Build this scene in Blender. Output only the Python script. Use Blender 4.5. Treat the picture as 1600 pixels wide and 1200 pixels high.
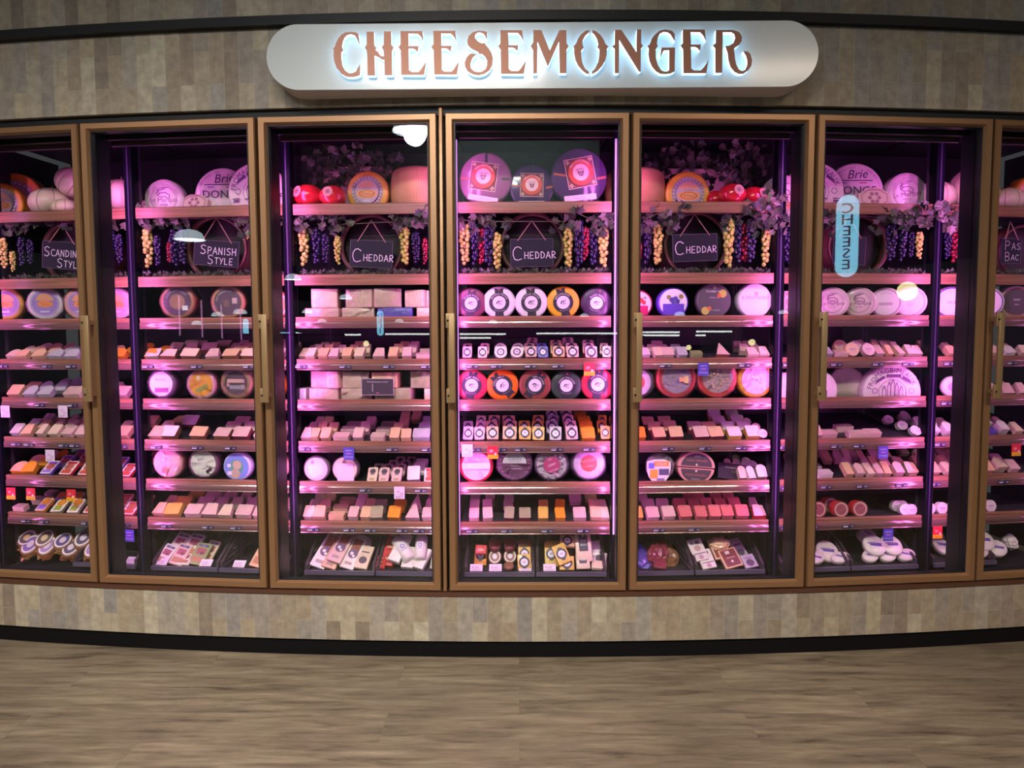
import bpy, bmesh, math, random
from math import sin, cos, pi, radians, atan, tan, sqrt, hypot
from mathutils import Vector, Matrix
from mathutils.geometry import tessellate_polygon
random.seed(7)
SC = bpy.context.scene
COL = SC.collection
for o in list(bpy.data.objects): bpy.data.objects.remove(o)

# ------------------------------------------------------------ camera, world, light, exposure
F, YAW, PITCH, ROLL, CZ = 1100.0, 0.0091, 0.0673, -0.0036, 1.292
D, R = 2.75, 15.0                     # distance to the shop front, its gentle curve
r0 = Vector((cos(YAW), sin(YAW), 0)); f0 = Vector((-sin(YAW), cos(YAW), 0)); zz = Vector((0, 0, 1))
FWD = f0*cos(PITCH) - zz*sin(PITCH); UP = zz*cos(PITCH) + f0*sin(PITCH); dn = -UP
RT = r0*cos(ROLL) - dn*sin(ROLL); DN = r0*sin(ROLL) + dn*cos(ROLL)
CAM = Vector((0, 0, CZ))
cd = bpy.data.cameras.new('camera'); cam = bpy.data.objects.new('camera', cd); COL.objects.link(cam)
cd.sensor_width = 36; cd.lens = F/1600*36; cd.clip_start = .05; cd.clip_end = 100
m3 = Matrix((RT, -DN, -FWD)).transposed()
cam.matrix_world = Matrix.Translation(CAM) @ m3.to_4x4()
SC.camera = cam
SC.view_settings.view_transform = 'Standard'; SC.view_settings.look = 'None'
SC.view_settings.gamma = 1; SC.view_settings.use_curve_mapping = False
SC.view_settings.exposure = 0.0
w = bpy.data.worlds.new('world'); SC.world = w; w.use_nodes = True
w.node_tree.nodes['Background'].inputs[0].default_value = (.9, .95, 1, 1)
w.node_tree.nodes['Background'].inputs[1].default_value = .05
LAMP_AND_FILLS = [  # pendant spot, then added area fills, no fixtures: kind, place, watts, colour, aim, spread
    ('spot', None, 115, (.82, .94, 1.0), (-.5, 2.7, 1.3), 0),
    ('area', (-.5, -.4, 3.42), 74, (1.0, .93, .83), (-.5, 2.2, -.4), 92),
    ('area', (-3.1, -.4, 3.42), 50, (1.0, .93, .83), (-2.7, 2.2, -.4), 92),
    ('area', (2.5, -.4, 3.42), 36, (1.0, .83, .67), (2.2, 2.2, -.4), 92),
    ('area', (-.1, -1.0, 3.3), 6, (.75, 1.0, .95), (-.1, -2.3, 3.0), 120),  # added to light the bulkhead, whose reflection hazes the upper panes
]
LED_COL = (1.0, .215, .97); LED_W = 4.1

def aim(o, target): o.rotation_euler = (Vector(target) - o.location).to_track_quat('-Z', 'Y').to_euler()
LAMP0 = (-.58, -1.35, 3.12)      # the pendant just behind the camera
for k, p, e, c, tgt, spr in LAMP_AND_FILLS:
    if k == 'spot':
        p = LAMP0; l = bpy.data.lights.new('pendant_spot', 'SPOT'); l.spot_size = radians(120); l.spot_blend = .8; l.shadow_soft_size = .1
    else:
        l = bpy.data.lights.new('added_fill_light', 'AREA'); l.shape = 'RECTANGLE'; l.size = 1.4; l.size_y = .2; l.spread = radians(spr)
    l.energy = e; l.color = c
    o = bpy.data.objects.new(l.name, l); COL.objects.link(o); o.location = p; aim(o, tgt)

# ------------------------------------------------------------ frames of reference
GAPS = [-2.49, -1.754, -1.017, -.285, .433, 1.157, 1.893, 2.63]
BC = [(GAPS[i]+GAPS[i+1])/2 for i in range(7)]
HW = [(GAPS[i+1]-GAPS[i])/2 for i in range(7)]
def frame(s, t=0):
    a = s/R
    return Matrix.Translation((0, D+R, 0)) @ Matrix.Rotation(a, 4, 'Z') @ Matrix.Translation((0, -R, 0))
BAY = [frame(s) for s in BC]; BINV = [m.inverted() for m in BAY]
def ray(px, py): return (FWD*F + RT*(px-800) + DN*(py-600)).normalized()
def loc(b, px, py, t):
    """pixel + depth behind the door face of bay b -> (u, z) in the bay's own frame"""
    o = BINV[b] @ CAM; d = BINV[b].to_3x3() @ ray(px, py); k = (t-o.y)/d.y
    return o.x+d.x*k, o.z+d.z*k
def zat(py, t, b=3, px=838): return loc(b, px, py, t)[1]
def floor_t(b, px, py, z0, slope, t0):
    """where the pixel's ray meets a sloping surface z = z0 + slope*(t-t0) in bay b"""
    o = BINV[b] @ CAM; d = BINV[b].to_3x3() @ ray(px, py)
    k = (z0 + slope*(o.y-t0) - o.z)/(d.z - slope*d.y)
    return o.x+d.x*k, o.y+d.y*k, o.z+d.z*k

# ------------------------------------------------------------ materials
MATS = {}
def mat(name, col=(.5, .5, .5), rough=.5, metal=0, emit=None, es=0, bump=0, bscale=60, spec=.5, coat=0, noise=0, nscale=8, alpha=1):
    if name in MATS: return MATS[name]
    m = bpy.data.materials.new(name); m.use_nodes = True; nt = m.node_tree; p = nt.nodes['Principled BSDF']
    p.inputs['Base Color'].default_value = (*col, 1); p.inputs['Roughness'].default_value = rough
    p.inputs['Metallic'].default_value = metal; p.inputs['Specular IOR Level'].default_value = spec
    if coat: p.inputs['Coat Weight'].default_value = coat; p.inputs['Coat Roughness'].default_value = .12
    if emit: p.inputs['Emission Color'].default_value = (*emit, 1); p.inputs['Emission Strength'].default_value = es
    tc = nt.nodes.new('ShaderNodeTexCoord')
    if bump:
        n = nt.nodes.new('ShaderNodeTexNoise'); n.inputs['Scale'].default_value = bscale; n.inputs['Detail'].default_value = 3
        b = nt.nodes.new('ShaderNodeBump'); b.inputs['Strength'].default_value = bump; b.inputs['Distance'].default_value = .004
        nt.links.new(tc.outputs['Object'], n.inputs['Vector']); nt.links.new(n.outputs[0], b.inputs['Height']); nt.links.new(b.outputs[0], p.inputs['Normal'])
    if noise:
        n = nt.nodes.new('ShaderNodeTexNoise'); n.inputs['Scale'].default_value = nscale; n.inputs['Detail'].default_value = 4
        mr = nt.nodes.new('ShaderNodeMapRange'); mr.inputs[1].default_value = .35; mr.inputs[2].default_value = .65
        mr.inputs[3].default_value = 1-noise; mr.inputs[4].default_value = 1+noise*.6
        mx = nt.nodes.new('ShaderNodeMix'); mx.data_type = 'RGBA'; mx.blend_type = 'MULTIPLY'; mx.inputs[0].default_value = 1
        mx.inputs[6].default_value = (*col, 1)
        nt.links.new(tc.outputs['Object'], n.inputs['Vector']); nt.links.new(n.outputs[0], mr.inputs[0]); nt.links.new(mr.outputs[0], mx.inputs[7]); nt.links.new(mx.outputs[2], p.inputs['Base Color'])
    MATS[name] = m; return m
def paint(c, rough=.45):
    return mat('paint_%02x%02x%02x_%d' % (*[int(max(0, min(1, x))*255) for x in c], rough*100), c, rough)
def film(name='clear_film', gl=.015, rough=.07, bump=1.0, bs=85):
    if name in MATS: return MATS[name]
    m = bpy.data.materials.new(name); m.use_nodes = True; nt = m.node_tree; nt.nodes.clear()
    out = nt.nodes.new('ShaderNodeOutputMaterial'); mx = nt.nodes.new('ShaderNodeMixShader'); t = nt.nodes.new('ShaderNodeBsdfTransparent'); g = nt.nodes.new('ShaderNodeBsdfGlossy')
    g.inputs['Roughness'].default_value = rough; g.inputs['Color'].default_value = (1, 1, 1, 1)
    lw = nt.nodes.new('ShaderNodeLayerWeight'); lw.inputs['Blend'].default_value = .32
    ad = nt.nodes.new('ShaderNodeMath'); ad.operation = 'ADD'; ad.inputs[1].default_value = gl; ad.use_clamp = True
    tc = nt.nodes.new('ShaderNodeTexCoord'); n = nt.nodes.new('ShaderNodeTexNoise'); n.inputs['Scale'].default_value = bs; n.inputs['Detail'].default_value = 2
    b = nt.nodes.new('ShaderNodeBump'); b.inputs['Strength'].default_value = bump; b.inputs['Distance'].default_value = .02
    nt.links.new(tc.outputs['Object'], n.inputs['Vector']); nt.links.new(n.outputs[0], b.inputs['Height'])
    nt.links.new(b.outputs[0], g.inputs['Normal']); nt.links.new(lw.outputs['Fresnel'], ad.inputs[0]); nt.links.new(ad.outputs[0], mx.inputs[0])
    nt.links.new(t.outputs[0], mx.inputs[1]); nt.links.new(g.outputs[0], mx.inputs[2]); nt.links.new(mx.outputs[0], out.inputs[0])
    MATS[name] = m; return m
def glass(name='door_glass', ior=1.65):
    if name in MATS: return MATS[name]
    m = bpy.data.materials.new(name); m.use_nodes = True; nt = m.node_tree; nt.nodes.clear()
    out = nt.nodes.new('ShaderNodeOutputMaterial'); mx = nt.nodes.new('ShaderNodeMixShader'); t = nt.nodes.new('ShaderNodeBsdfTransparent'); g = nt.nodes.new('ShaderNodeBsdfGlossy')
    g.inputs['Roughness'].default_value = 0.0; t.inputs[0].default_value = (.97, .98, .98, 1)
    lw = nt.nodes.new('ShaderNodeLayerWeight'); lw.inputs['Blend'].default_value = .5
    pw = nt.nodes.new('ShaderNodeMath'); pw.operation = 'POWER'; pw.inputs[1].default_value = 4
    ma = nt.nodes.new('ShaderNodeMath'); ma.operation = 'MULTIPLY_ADD'; ma.inputs[1].default_value = .9; ma.inputs[2].default_value = .055
    nt.links.new(lw.outputs['Facing'], pw.inputs[0]); nt.links.new(pw.outputs[0], ma.inputs[0])
    nt.links.new(ma.outputs[0], mx.inputs[0]); nt.links.new(t.outputs[0], mx.inputs[1]); nt.links.new(g.outputs[0], mx.inputs[2]); nt.links.new(mx.outputs[0], out.inputs[0])
    MATS[name] = m; return m
def brick_mat():
    m = bpy.data.materials.new('beige_tile'); m.use_nodes = True; nt = m.node_tree; p = nt.nodes['Principled BSDF']; L = nt.links.new
    uv = nt.nodes.new('ShaderNodeUVMap'); sp = nt.nodes.new('ShaderNodeSeparateXYZ'); cb = nt.nodes.new('ShaderNodeCombineXYZ'); L(uv.outputs[0], sp.inputs[0])
    az = nt.nodes.new('ShaderNodeMath'); az.operation = 'ADD'; az.inputs[1].default_value = 50*.25-.148
    ax = nt.nodes.new('ShaderNodeMath'); ax.operation = 'ADD'; ax.inputs[1].default_value = 60*.0595+.0075
    L(sp.outputs[1], az.inputs[0]); L(sp.outputs[0], ax.inputs[0]); L(az.outputs[0], cb.inputs[0]); L(ax.outputs[0], cb.inputs[1])
    br = nt.nodes.new('ShaderNodeTexBrick'); L(cb.outputs[0], br.inputs['Vector'])
    br.inputs['Scale'].default_value = 1; br.inputs['Brick Width'].default_value = .25; br.inputs['Row Height'].default_value = .0595
    br.inputs['Mortar Size'].default_value = .0008; br.inputs['Mortar Smooth'].default_value = .3
    br.inputs['Color1'].default_value = (0, 0, 0, 1); br.inputs['Color2'].default_value = (1, 1, 1, 1); br.inputs['Mortar'].default_value = (.5, .5, .5, 1)
    cr = nt.nodes.new('ShaderNodeValToRGB'); L(br.outputs['Color'], cr.inputs[0]); e = cr.color_ramp.elements
    e[0].position = 0; e[0].color = (.20, .155, .12, 1); e[1].position = 1; e[1].color = (.42, .37, .28, 1)
    for pz, c in ((.2, (.31, .25, .18, 1)), (.35, (.235, .21, .195, 1)), (.5, (.29, .225, .16, 1)), (.62, (.36, .30, .215, 1)), (.75, (.27, .24, .22, 1)), (.88, (.25, .19, .14, 1))):
        x = e.new(pz); x.color = c
    tc = nt.nodes.new('ShaderNodeTexCoord')
    n1 = nt.nodes.new('ShaderNodeTexNoise'); n1.inputs['Scale'].default_value = 26; n1.inputs['Detail'].default_value = 8; n1.inputs['Roughness'].default_value = .65
    L(cb.outputs[0], n1.inputs['Vector'])
    r1 = nt.nodes.new('ShaderNodeValToRGB'); L(n1.outputs[0], r1.inputs[0]); q = r1.color_ramp.elements
    q[0].position = .36; q[0].color = (.78, .76, .77, 1); q[1].position = .64; q[1].color = (1.13, 1.12, 1.09, 1)
    mx = nt.nodes.new('ShaderNodeMix'); mx.data_type = 'RGBA'; mx.blend_type = 'MULTIPLY'; mx.inputs[0].default_value = 1
    L(cr.outputs[0], mx.inputs[6]); L(r1.outputs[0], mx.inputs[7])
    mo = nt.nodes.new('ShaderNodeMix'); mo.data_type = 'RGBA'; L(br.outputs['Fac'], mo.inputs[0]); L(mx.outputs[2], mo.inputs[6]); mo.inputs[7].default_value = (.36, .30, .23, 1)
    L(mo.outputs[2], p.inputs['Base Color']); p.inputs['Roughness'].default_value = .55
    bp = nt.nodes.new('ShaderNodeBump'); bp.inputs['Strength'].default_value = .3; bp.inputs['Distance'].default_value = .002; bp.invert = True
    L(br.outputs['Fac'], bp.inputs['Height']); L(bp.outputs[0], p.inputs['Normal'])
    return m
def floor_mat():
    m = bpy.data.materials.new('vinyl_wood_floor'); m.use_nodes = True; nt = m.node_tree; p = nt.nodes['Principled BSDF']; L = nt.links.new
    tc = nt.nodes.new('ShaderNodeTexCoord')
    br = nt.nodes.new('ShaderNodeTexBrick'); L(tc.outputs['Object'], br.inputs['Vector'])
    br.offset = .37; br.inputs['Scale'].default_value = 1; br.inputs['Brick Width'].default_value = 1.22; br.inputs['Row Height'].default_value = .18
    br.inputs['Mortar Size'].default_value = .0006; br.inputs['Color1'].default_value = (0, 0, 0, 1); br.inputs['Color2'].default_value = (1, 1, 1, 1); br.inputs['Mortar'].default_value = (.4, .4, .4, 1)
    mp = nt.nodes.new('ShaderNodeMapping'); mp.inputs['Scale'].default_value = (.9, 6.5, 1); L(tc.outputs['Object'], mp.inputs[0])
    dm = nt.nodes.new('ShaderNodeVectorMath'); dm.operation = 'ADD'; L(mp.outputs[0], dm.inputs[0])
    sc = nt.nodes.new('ShaderNodeVectorMath'); sc.operation = 'SCALE'; sc.inputs['Scale'].default_value = 7; L(br.outputs['Color'], sc.inputs[0]); L(sc.outputs[0], dm.inputs[1])
    n = nt.nodes.new('ShaderNodeTexNoise'); n.inputs['Scale'].default_value = 4.0; n.inputs['Detail'].default_value = 10; n.inputs['Roughness'].default_value = .68; n.inputs['Distortion'].default_value = .4
    L(dm.outputs[0], n.inputs['Vector'])
    cr = nt.nodes.new('ShaderNodeValToRGB'); L(n.outputs[0], cr.inputs[0]); e = cr.color_ramp.elements
    e[0].position = .31; e[0].color = (.06, .042, .028, 1); e[1].position = .69; e[1].color = (.275, .215, .15, 1)
    for pz, c in ((.42, (.13, .098, .066, 1)), (.5, (.17, .13, .09, 1)), (.58, (.205, .16, .11, 1))):
        x = e.new(pz); x.color = c
    n2 = nt.nodes.new('ShaderNodeTexNoise'); n2.inputs['Scale'].default_value = 1.3; n2.inputs['Detail'].default_value = 3; L(tc.outputs['Object'], n2.inputs['Vector'])
    m2 = nt.nodes.new('ShaderNodeMapRange'); m2.inputs[1].default_value = .3; m2.inputs[2].default_value = .7; m2.inputs[3].default_value = .8; m2.inputs[4].default_value = 1.15; L(n2.outputs[0], m2.inputs[0])
    mx = nt.nodes.new('ShaderNodeMix'); mx.data_type = 'RGBA'; mx.blend_type = 'MULTIPLY'; mx.inputs[0].default_value = 1; L(cr.outputs[0], mx.inputs[6]); L(m2.outputs[0], mx.inputs[7])
    # knots
    vm = nt.nodes.new('ShaderNodeMapping'); vm.inputs['Scale'].default_value = (1.0, 2.1, 1); L(tc.outputs['Object'], vm.inputs[0])
    vo = nt.nodes.new('ShaderNodeTexVoronoi'); vo.inputs['Scale'].default_value = 1.5; L(vm.outputs[0], vo.inputs['Vector'])
    kr = nt.nodes.new('ShaderNodeMapRange'); kr.inputs[1].default_value = .018; kr.inputs[2].default_value = .055; kr.inputs[3].default_value = .30; kr.inputs[4].default_value = 1; L(vo.outputs['Distance'], kr.inputs[0])
    mk = nt.nodes.new('ShaderNodeMix'); mk.data_type = 'RGBA'; mk.blend_type = 'MULTIPLY'; mk.inputs[0].default_value = 1; L(mx.outputs[2], mk.inputs[6]); L(kr.outputs[0], mk.inputs[7])
    mo = nt.nodes.new('ShaderNodeMix'); mo.data_type = 'RGBA'; L(br.outputs['Fac'], mo.inputs[0]); L(mk.outputs[2], mo.inputs[6]); mo.inputs[7].default_value = (.13, .10, .07, 1)
    L(mo.outputs[2], p.inputs['Base Color']); p.inputs['Roughness'].default_value = .42; p.inputs['Specular IOR Level'].default_value = .45
    return m
def wood_mat(name, c1, c2, rough=.38, ax=0):
    if name in MATS: return MATS[name]
    m = bpy.data.materials.new(name); m.use_nodes = True; nt = m.node_tree; p = nt.nodes['Principled BSDF']; L = nt.links.new
    tc = nt.nodes.new('ShaderNodeTexCoord'); mp = nt.nodes.new('ShaderNodeMapping'); mp.inputs['Scale'].default_value = (3, 60, 90) if ax == 0 else (30, 30, 3)
    L(tc.outputs['Object'], mp.inputs[0]); n = nt.nodes.new('ShaderNodeTexNoise'); n.inputs['Scale'].default_value = 1.2; n.inputs['Detail'].default_value = 5; n.inputs['Distortion'].default_value = .3
    L(mp.outputs[0], n.inputs['Vector']); cr = nt.nodes.new('ShaderNodeValToRGB'); L(n.outputs[0], cr.inputs[0])
    cr.color_ramp.elements[0].position = .3; cr.color_ramp.elements[0].color = (*c1, 1); cr.color_ramp.elements[1].position = .7; cr.color_ramp.elements[1].color = (*c2, 1)
    L(cr.outputs[0], p.inputs['Base Color']); p.inputs['Roughness'].default_value = rough
    MATS[name] = m; return m

M_BRICK = brick_mat(); M_FLOOR = floor_mat()
M_WOOD = wood_mat('shelf_wood', (.18, .078, .045), (.37, .185, .105), .33)
M_RAIL = mat('price_rail', (.22, .125, .105), .17, .30, coat=.8)
M_BLACK = mat('black_trim', (.008, .008, .010), .5, spec=.3)
M_PLINTH = mat('black_plinth', (.004, .003, .004), .7, spec=.12)
M_DARK = mat('case_dark', (.016, .013, .02), .55)
M_JAMB = mat('case_jamb', (.012, .013, .018), .4, spec=.3)
M_COPPER = mat('copper_frame', (.30, .155, .075), .38, .5)
M_COPPERDK = mat('copper_dark', (.12, .05, .03), .4, .4)
M_BRASS = mat('handle_bronze', (.36, .23, .115), .38, .5)
M_UPR = mat('upright_steel', (.004, .004, .008), .25, 0, spec=.03)
M_WHITE = mat('sign_white', (.47, .495, .505), .32, coat=.3)
M_SIGNSIDE = mat('sign_side', (.55, .50, .47), .5)
M_GLASS = glass(); M_FILM = film()

# ------------------------------------------------------------ mesh helpers
class MB:
    def __init__(s): s.v = []; s.f = []; s.m = []; s.mats = []; s.smooth = []
    def mi(s, m):
        if m not in s.mats: s.mats.append(m)
        return s.mats.index(m)
    def add(s, vs, fs, m, sm=False, M=None):
        b = len(s.v); k = s.mi(m)
        s.v += [tuple(M @ Vector(v)) if M is not None else tuple(v) for v in vs]
        for f in fs: s.f.append(tuple(b+i for i in f)); s.m.append(k); s.smooth.append(sm)
        return s
    def box(s, lo, hi, m, M=None, bev=0):
        x0, y0, z0 = lo; x1, y1, z1 = hi
        if not bev:
            vs = [(x0,y0,z0),(x1,y0,z0),(x1,y1,z0),(x0,y1,z0),(x0,y0,z1),(x1,y0,z1),(x1,y1,z1),(x0,y1,z1)]
            return s.add(vs, [(3,2,1,0),(4,5,6,7),(0,1,5,4),(1,2,6,5),(2,3,7,6),(3,0,4,7)], m, False, M)
        bm = bmesh.new(); bmesh.ops.create_cube(bm, size=1)
        for v in bm.verts: v.co = Vector(((x0+x1)/2+v.co.x*(x1-x0), (y0+y1)/2+v.co.y*(y1-y0), (z0+z1)/2+v.co.z*(z1-z0)))
        bmesh.ops.bevel(bm, geom=bm.edges[:], offset=bev, segments=2, affect='EDGES', profile=.6)
        bm.verts.index_update()
        s.add([v.co.copy() for v in bm.verts], [tuple(v.index for v in f.verts) for f in bm.faces], m, True, M); bm.free(); return s
    def prism(s, pts, y0, y1, m, M=None, side=None, sm=False):
        """2D outline pts (x,z), front at y0, back at y1"""
        n = len(pts); tri = tessellate_polygon([[Vector((p[0], p[1], 0)) for p in pts]])
        ar = sum(pts[i][0]*pts[(i+1) % n][1]-pts[(i+1) % n][0]*pts[i][1] for i in range(n))
        fr = []
        for t in tri:
            a, b, c = (pts[i] for i in t); cr = (b[0]-a[0])*(c[1]-a[1])-(b[1]-a[1])*(c[0]-a[0])
            fr.append(tuple(t) if cr > 0 else tuple(reversed(t)))
        s.add([(p[0], y0, p[1]) for p in pts], fr, m, False, M)
        if y1 is None: return s
        s.add([(p[0], y1, p[1]) for p in pts], [tuple(reversed(t)) for t in fr], m, False, M)
        vs = [(p[0], y0, p[1]) for p in pts]+[(p[0], y1, p[1]) for p in pts]
        fs = [(i, n+i, n+(i+1) % n, (i+1) % n) if ar > 0 else (i, (i+1) % n, n+(i+1) % n, n+i) for i in range(n)]
        return s.add(vs, fs, side or m, sm, M)
    def lathe(s, prof, m, seg=32, M=None, axis='y', sm=True):
        """prof: (radius, along) list; axis y: along = y"""
        vs = []; fs = []; n = len(prof)
        for i in range(seg):
            a = 2*pi*i/seg
            for r, h in prof:
                vs.append((r*cos(a), h, r*sin(a)) if axis == 'y' else (r*cos(a), r*sin(a), h))
        for i in range(seg):
            j = (i+1) % seg
            for k in range(n-1):
                q = (i*n+k, j*n+k, j*n+k+1, i*n+k+1)
                fs.append(q if axis == 'z' else tuple(reversed(q)))
        return s.add(vs, fs, m, sm, M)
    def tube(s, pts, r, m, seg=6, M=None):
        vs = []; fs = []; n = len(pts); P = [Vector(p) for p in pts]
        for i, p in enumerate(P):
            d = (P[min(i+1, n-1)]-P[max(i-1, 0)]).normalized(); a = d.orthogonal().normalized(); b = d.cross(a)
            rr = r[i] if isinstance(r, (list, tuple)) else r
            vs += [p+(a*cos(2*pi*k/seg)+b*sin(2*pi*k/seg))*rr for k in range(seg)]
        for i in range(n-1):
            for k in range(seg): fs.append((i*seg+k, i*seg+(k+1) % seg, (i+1)*seg+(k+1) % seg, (i+1)*seg+k))
        return s.add(vs, fs+[tuple(reversed(range(seg))), tuple((n-1)*seg+k for k in range(seg))], m, True, M)
    def ball(s, c, r, m, seg=8, rings=6, sq=(1, 1, 1)):
        prof = [(r*sin(pi*i/rings)*1.0, -r*cos(pi*i/rings)) for i in range(rings+1)]
        return s.lathe(prof, m, seg, Matrix.Translation(c) @ Matrix.Diagonal((*sq, 1)), 'z')
    def mesh(s, name):
        me = bpy.data.meshes.new(name); me.from_pydata(s.v, [], s.f)
        for m in s.mats: me.materials.append(m)
        me.polygons.foreach_set('material_index', s.m); me.polygons.foreach_set('use_smooth', s.smooth); me.update(); return me
    def build(s, name, parent=None, M=None):
        o = bpy.data.objects.new(name, s.mesh(name)); COL.objects.link(o)
        if parent is not None: o.parent = parent
        if M is not None: o.matrix_local = M
        return o
def clip_below(me, z, fill=True):
    bm = bmesh.new(); bm.from_mesh(me); g = bm.verts[:]+bm.edges[:]+bm.faces[:]
    r = bmesh.ops.bisect_plane(bm, geom=g, plane_co=(0, 0, z), plane_no=(0, 0, -1), clear_outer=True)
    if fill:
        ed = [x for x in r['geom_cut'] if isinstance(x, bmesh.types.BMEdge)]
        bmesh.ops.holes_fill(bm, edges=ed, sides=0)
    bm.to_mesh(me); bm.free(); me.update()
def tag(o, label=None, cat=None, group=None, kind=None):
    if label: o['label'] = label
    if cat: o['category'] = cat; o['kind'] = 'thing'
    if group: o['group'] = group
    if kind: o['kind'] = kind
    return o
def thing(name, label, cat, b, u, t, z, yaw=0, group=None):
    o = bpy.data.objects.new(name, None); o.empty_display_size = .03; COL.objects.link(o)
    o.matrix_world = BAY[b] @ Matrix.Translation((u, t, z)) @ Matrix.Rotation(yaw, 4, 'Z')
    return tag(o, label, cat, group)
def place(o, b, u, t, z, yaw=0, pitch=0, roll=0, sc=1):
    o.matrix_world = BAY[b] @ Matrix.Translation((u, t, z)) @ Matrix.Rotation(yaw, 4, 'Z') @ Matrix.Rotation(pitch, 4, 'X') @ Matrix.Rotation(roll, 4, 'Y') @ Matrix.Scale(sc, 4)
    return o
def dup(root):
    r = root.copy(); COL.objects.link(r)
    for ch in root.children:
        c = ch.copy(); COL.objects.link(c); c.parent = r
        for g in ch.children:
            d = g.copy(); COL.objects.link(d); d.parent = c
    return r

# glyphs of the built-in font, as flat triangles of unit height
GL = {}
def glyph(ch):
    if ch in GL: return GL[ch]
    def mk(t):
        c = bpy.data.curves.new('g', 'FONT'); c.body = t; c.resolution_u = 2; c.size = 1
        o = bpy.data.objects.new('g', c); COL.objects.link(o); bpy.context.view_layer.update()
        me = o.to_mesh(); vs = [(v.co.x, v.co.y) for v in me.vertices]; fs = [tuple(p.vertices) for p in me.polygons]
        o.to_mesh_clear(); bpy.data.objects.remove(o); bpy.data.curves.remove(c); return vs, fs
    if ch == ' ': GL[ch] = ([], [], .3); return GL[ch]
    vs, fs = mk(ch); v2, _ = mk(ch+'I'); v1, _ = mk('I')
    adv = max(v[0] for v in v2)-max(v[0] for v in v1)
    GL[ch] = (vs, fs, adv); return GL[ch]
SQ = {'C': [(.9,.85,.6,1,.3,.95,.08,.7,.05,.4,.2,.08,.5,0,.9,.1)], 'H': [(.1,0,.1,1),(.85,0,.85,1),(.1,.5,.85,.5)], 'E': [(.8,0,.1,0,.12,1,.8,1),(.1,.5,.7,.5)],
 'D': [(.1,0,.12,1,.5,.95,.85,.6,.7,.15,.1,0)], 'A': [(0,0,.45,1,.9,0),(.2,.35,.7,.35)], 'R': [(.1,0,.1,1,.6,1,.8,.75,.6,.52,.1,.5,.85,0)],
 'S': [(.85,.88,.5,1,.15,.85,.25,.6,.7,.45,.85,.2,.5,0,.1,.12)], 'P': [(.1,0,.1,1,.6,1,.82,.75,.6,.5,.1,.5)], 'N': [(.1,0,.1,1,.8,0,.8,1)], 'I': [(.2,0,.2,1)],
 'T': [(0,1,.9,1),(.45,1,.45,0)], 'Y': [(.05,1,.4,.5),(.85,1,.3,0)], 'L': [(.1,1,.1,0,.75,0)], 'V': [(0,1,.4,0,.85,1)], 'B': [(.1,0,.1,1,.6,1,.75,.75,.55,.53,.1,.53,.6,.5,.85,.25,.6,0,.1,0)]}
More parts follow.
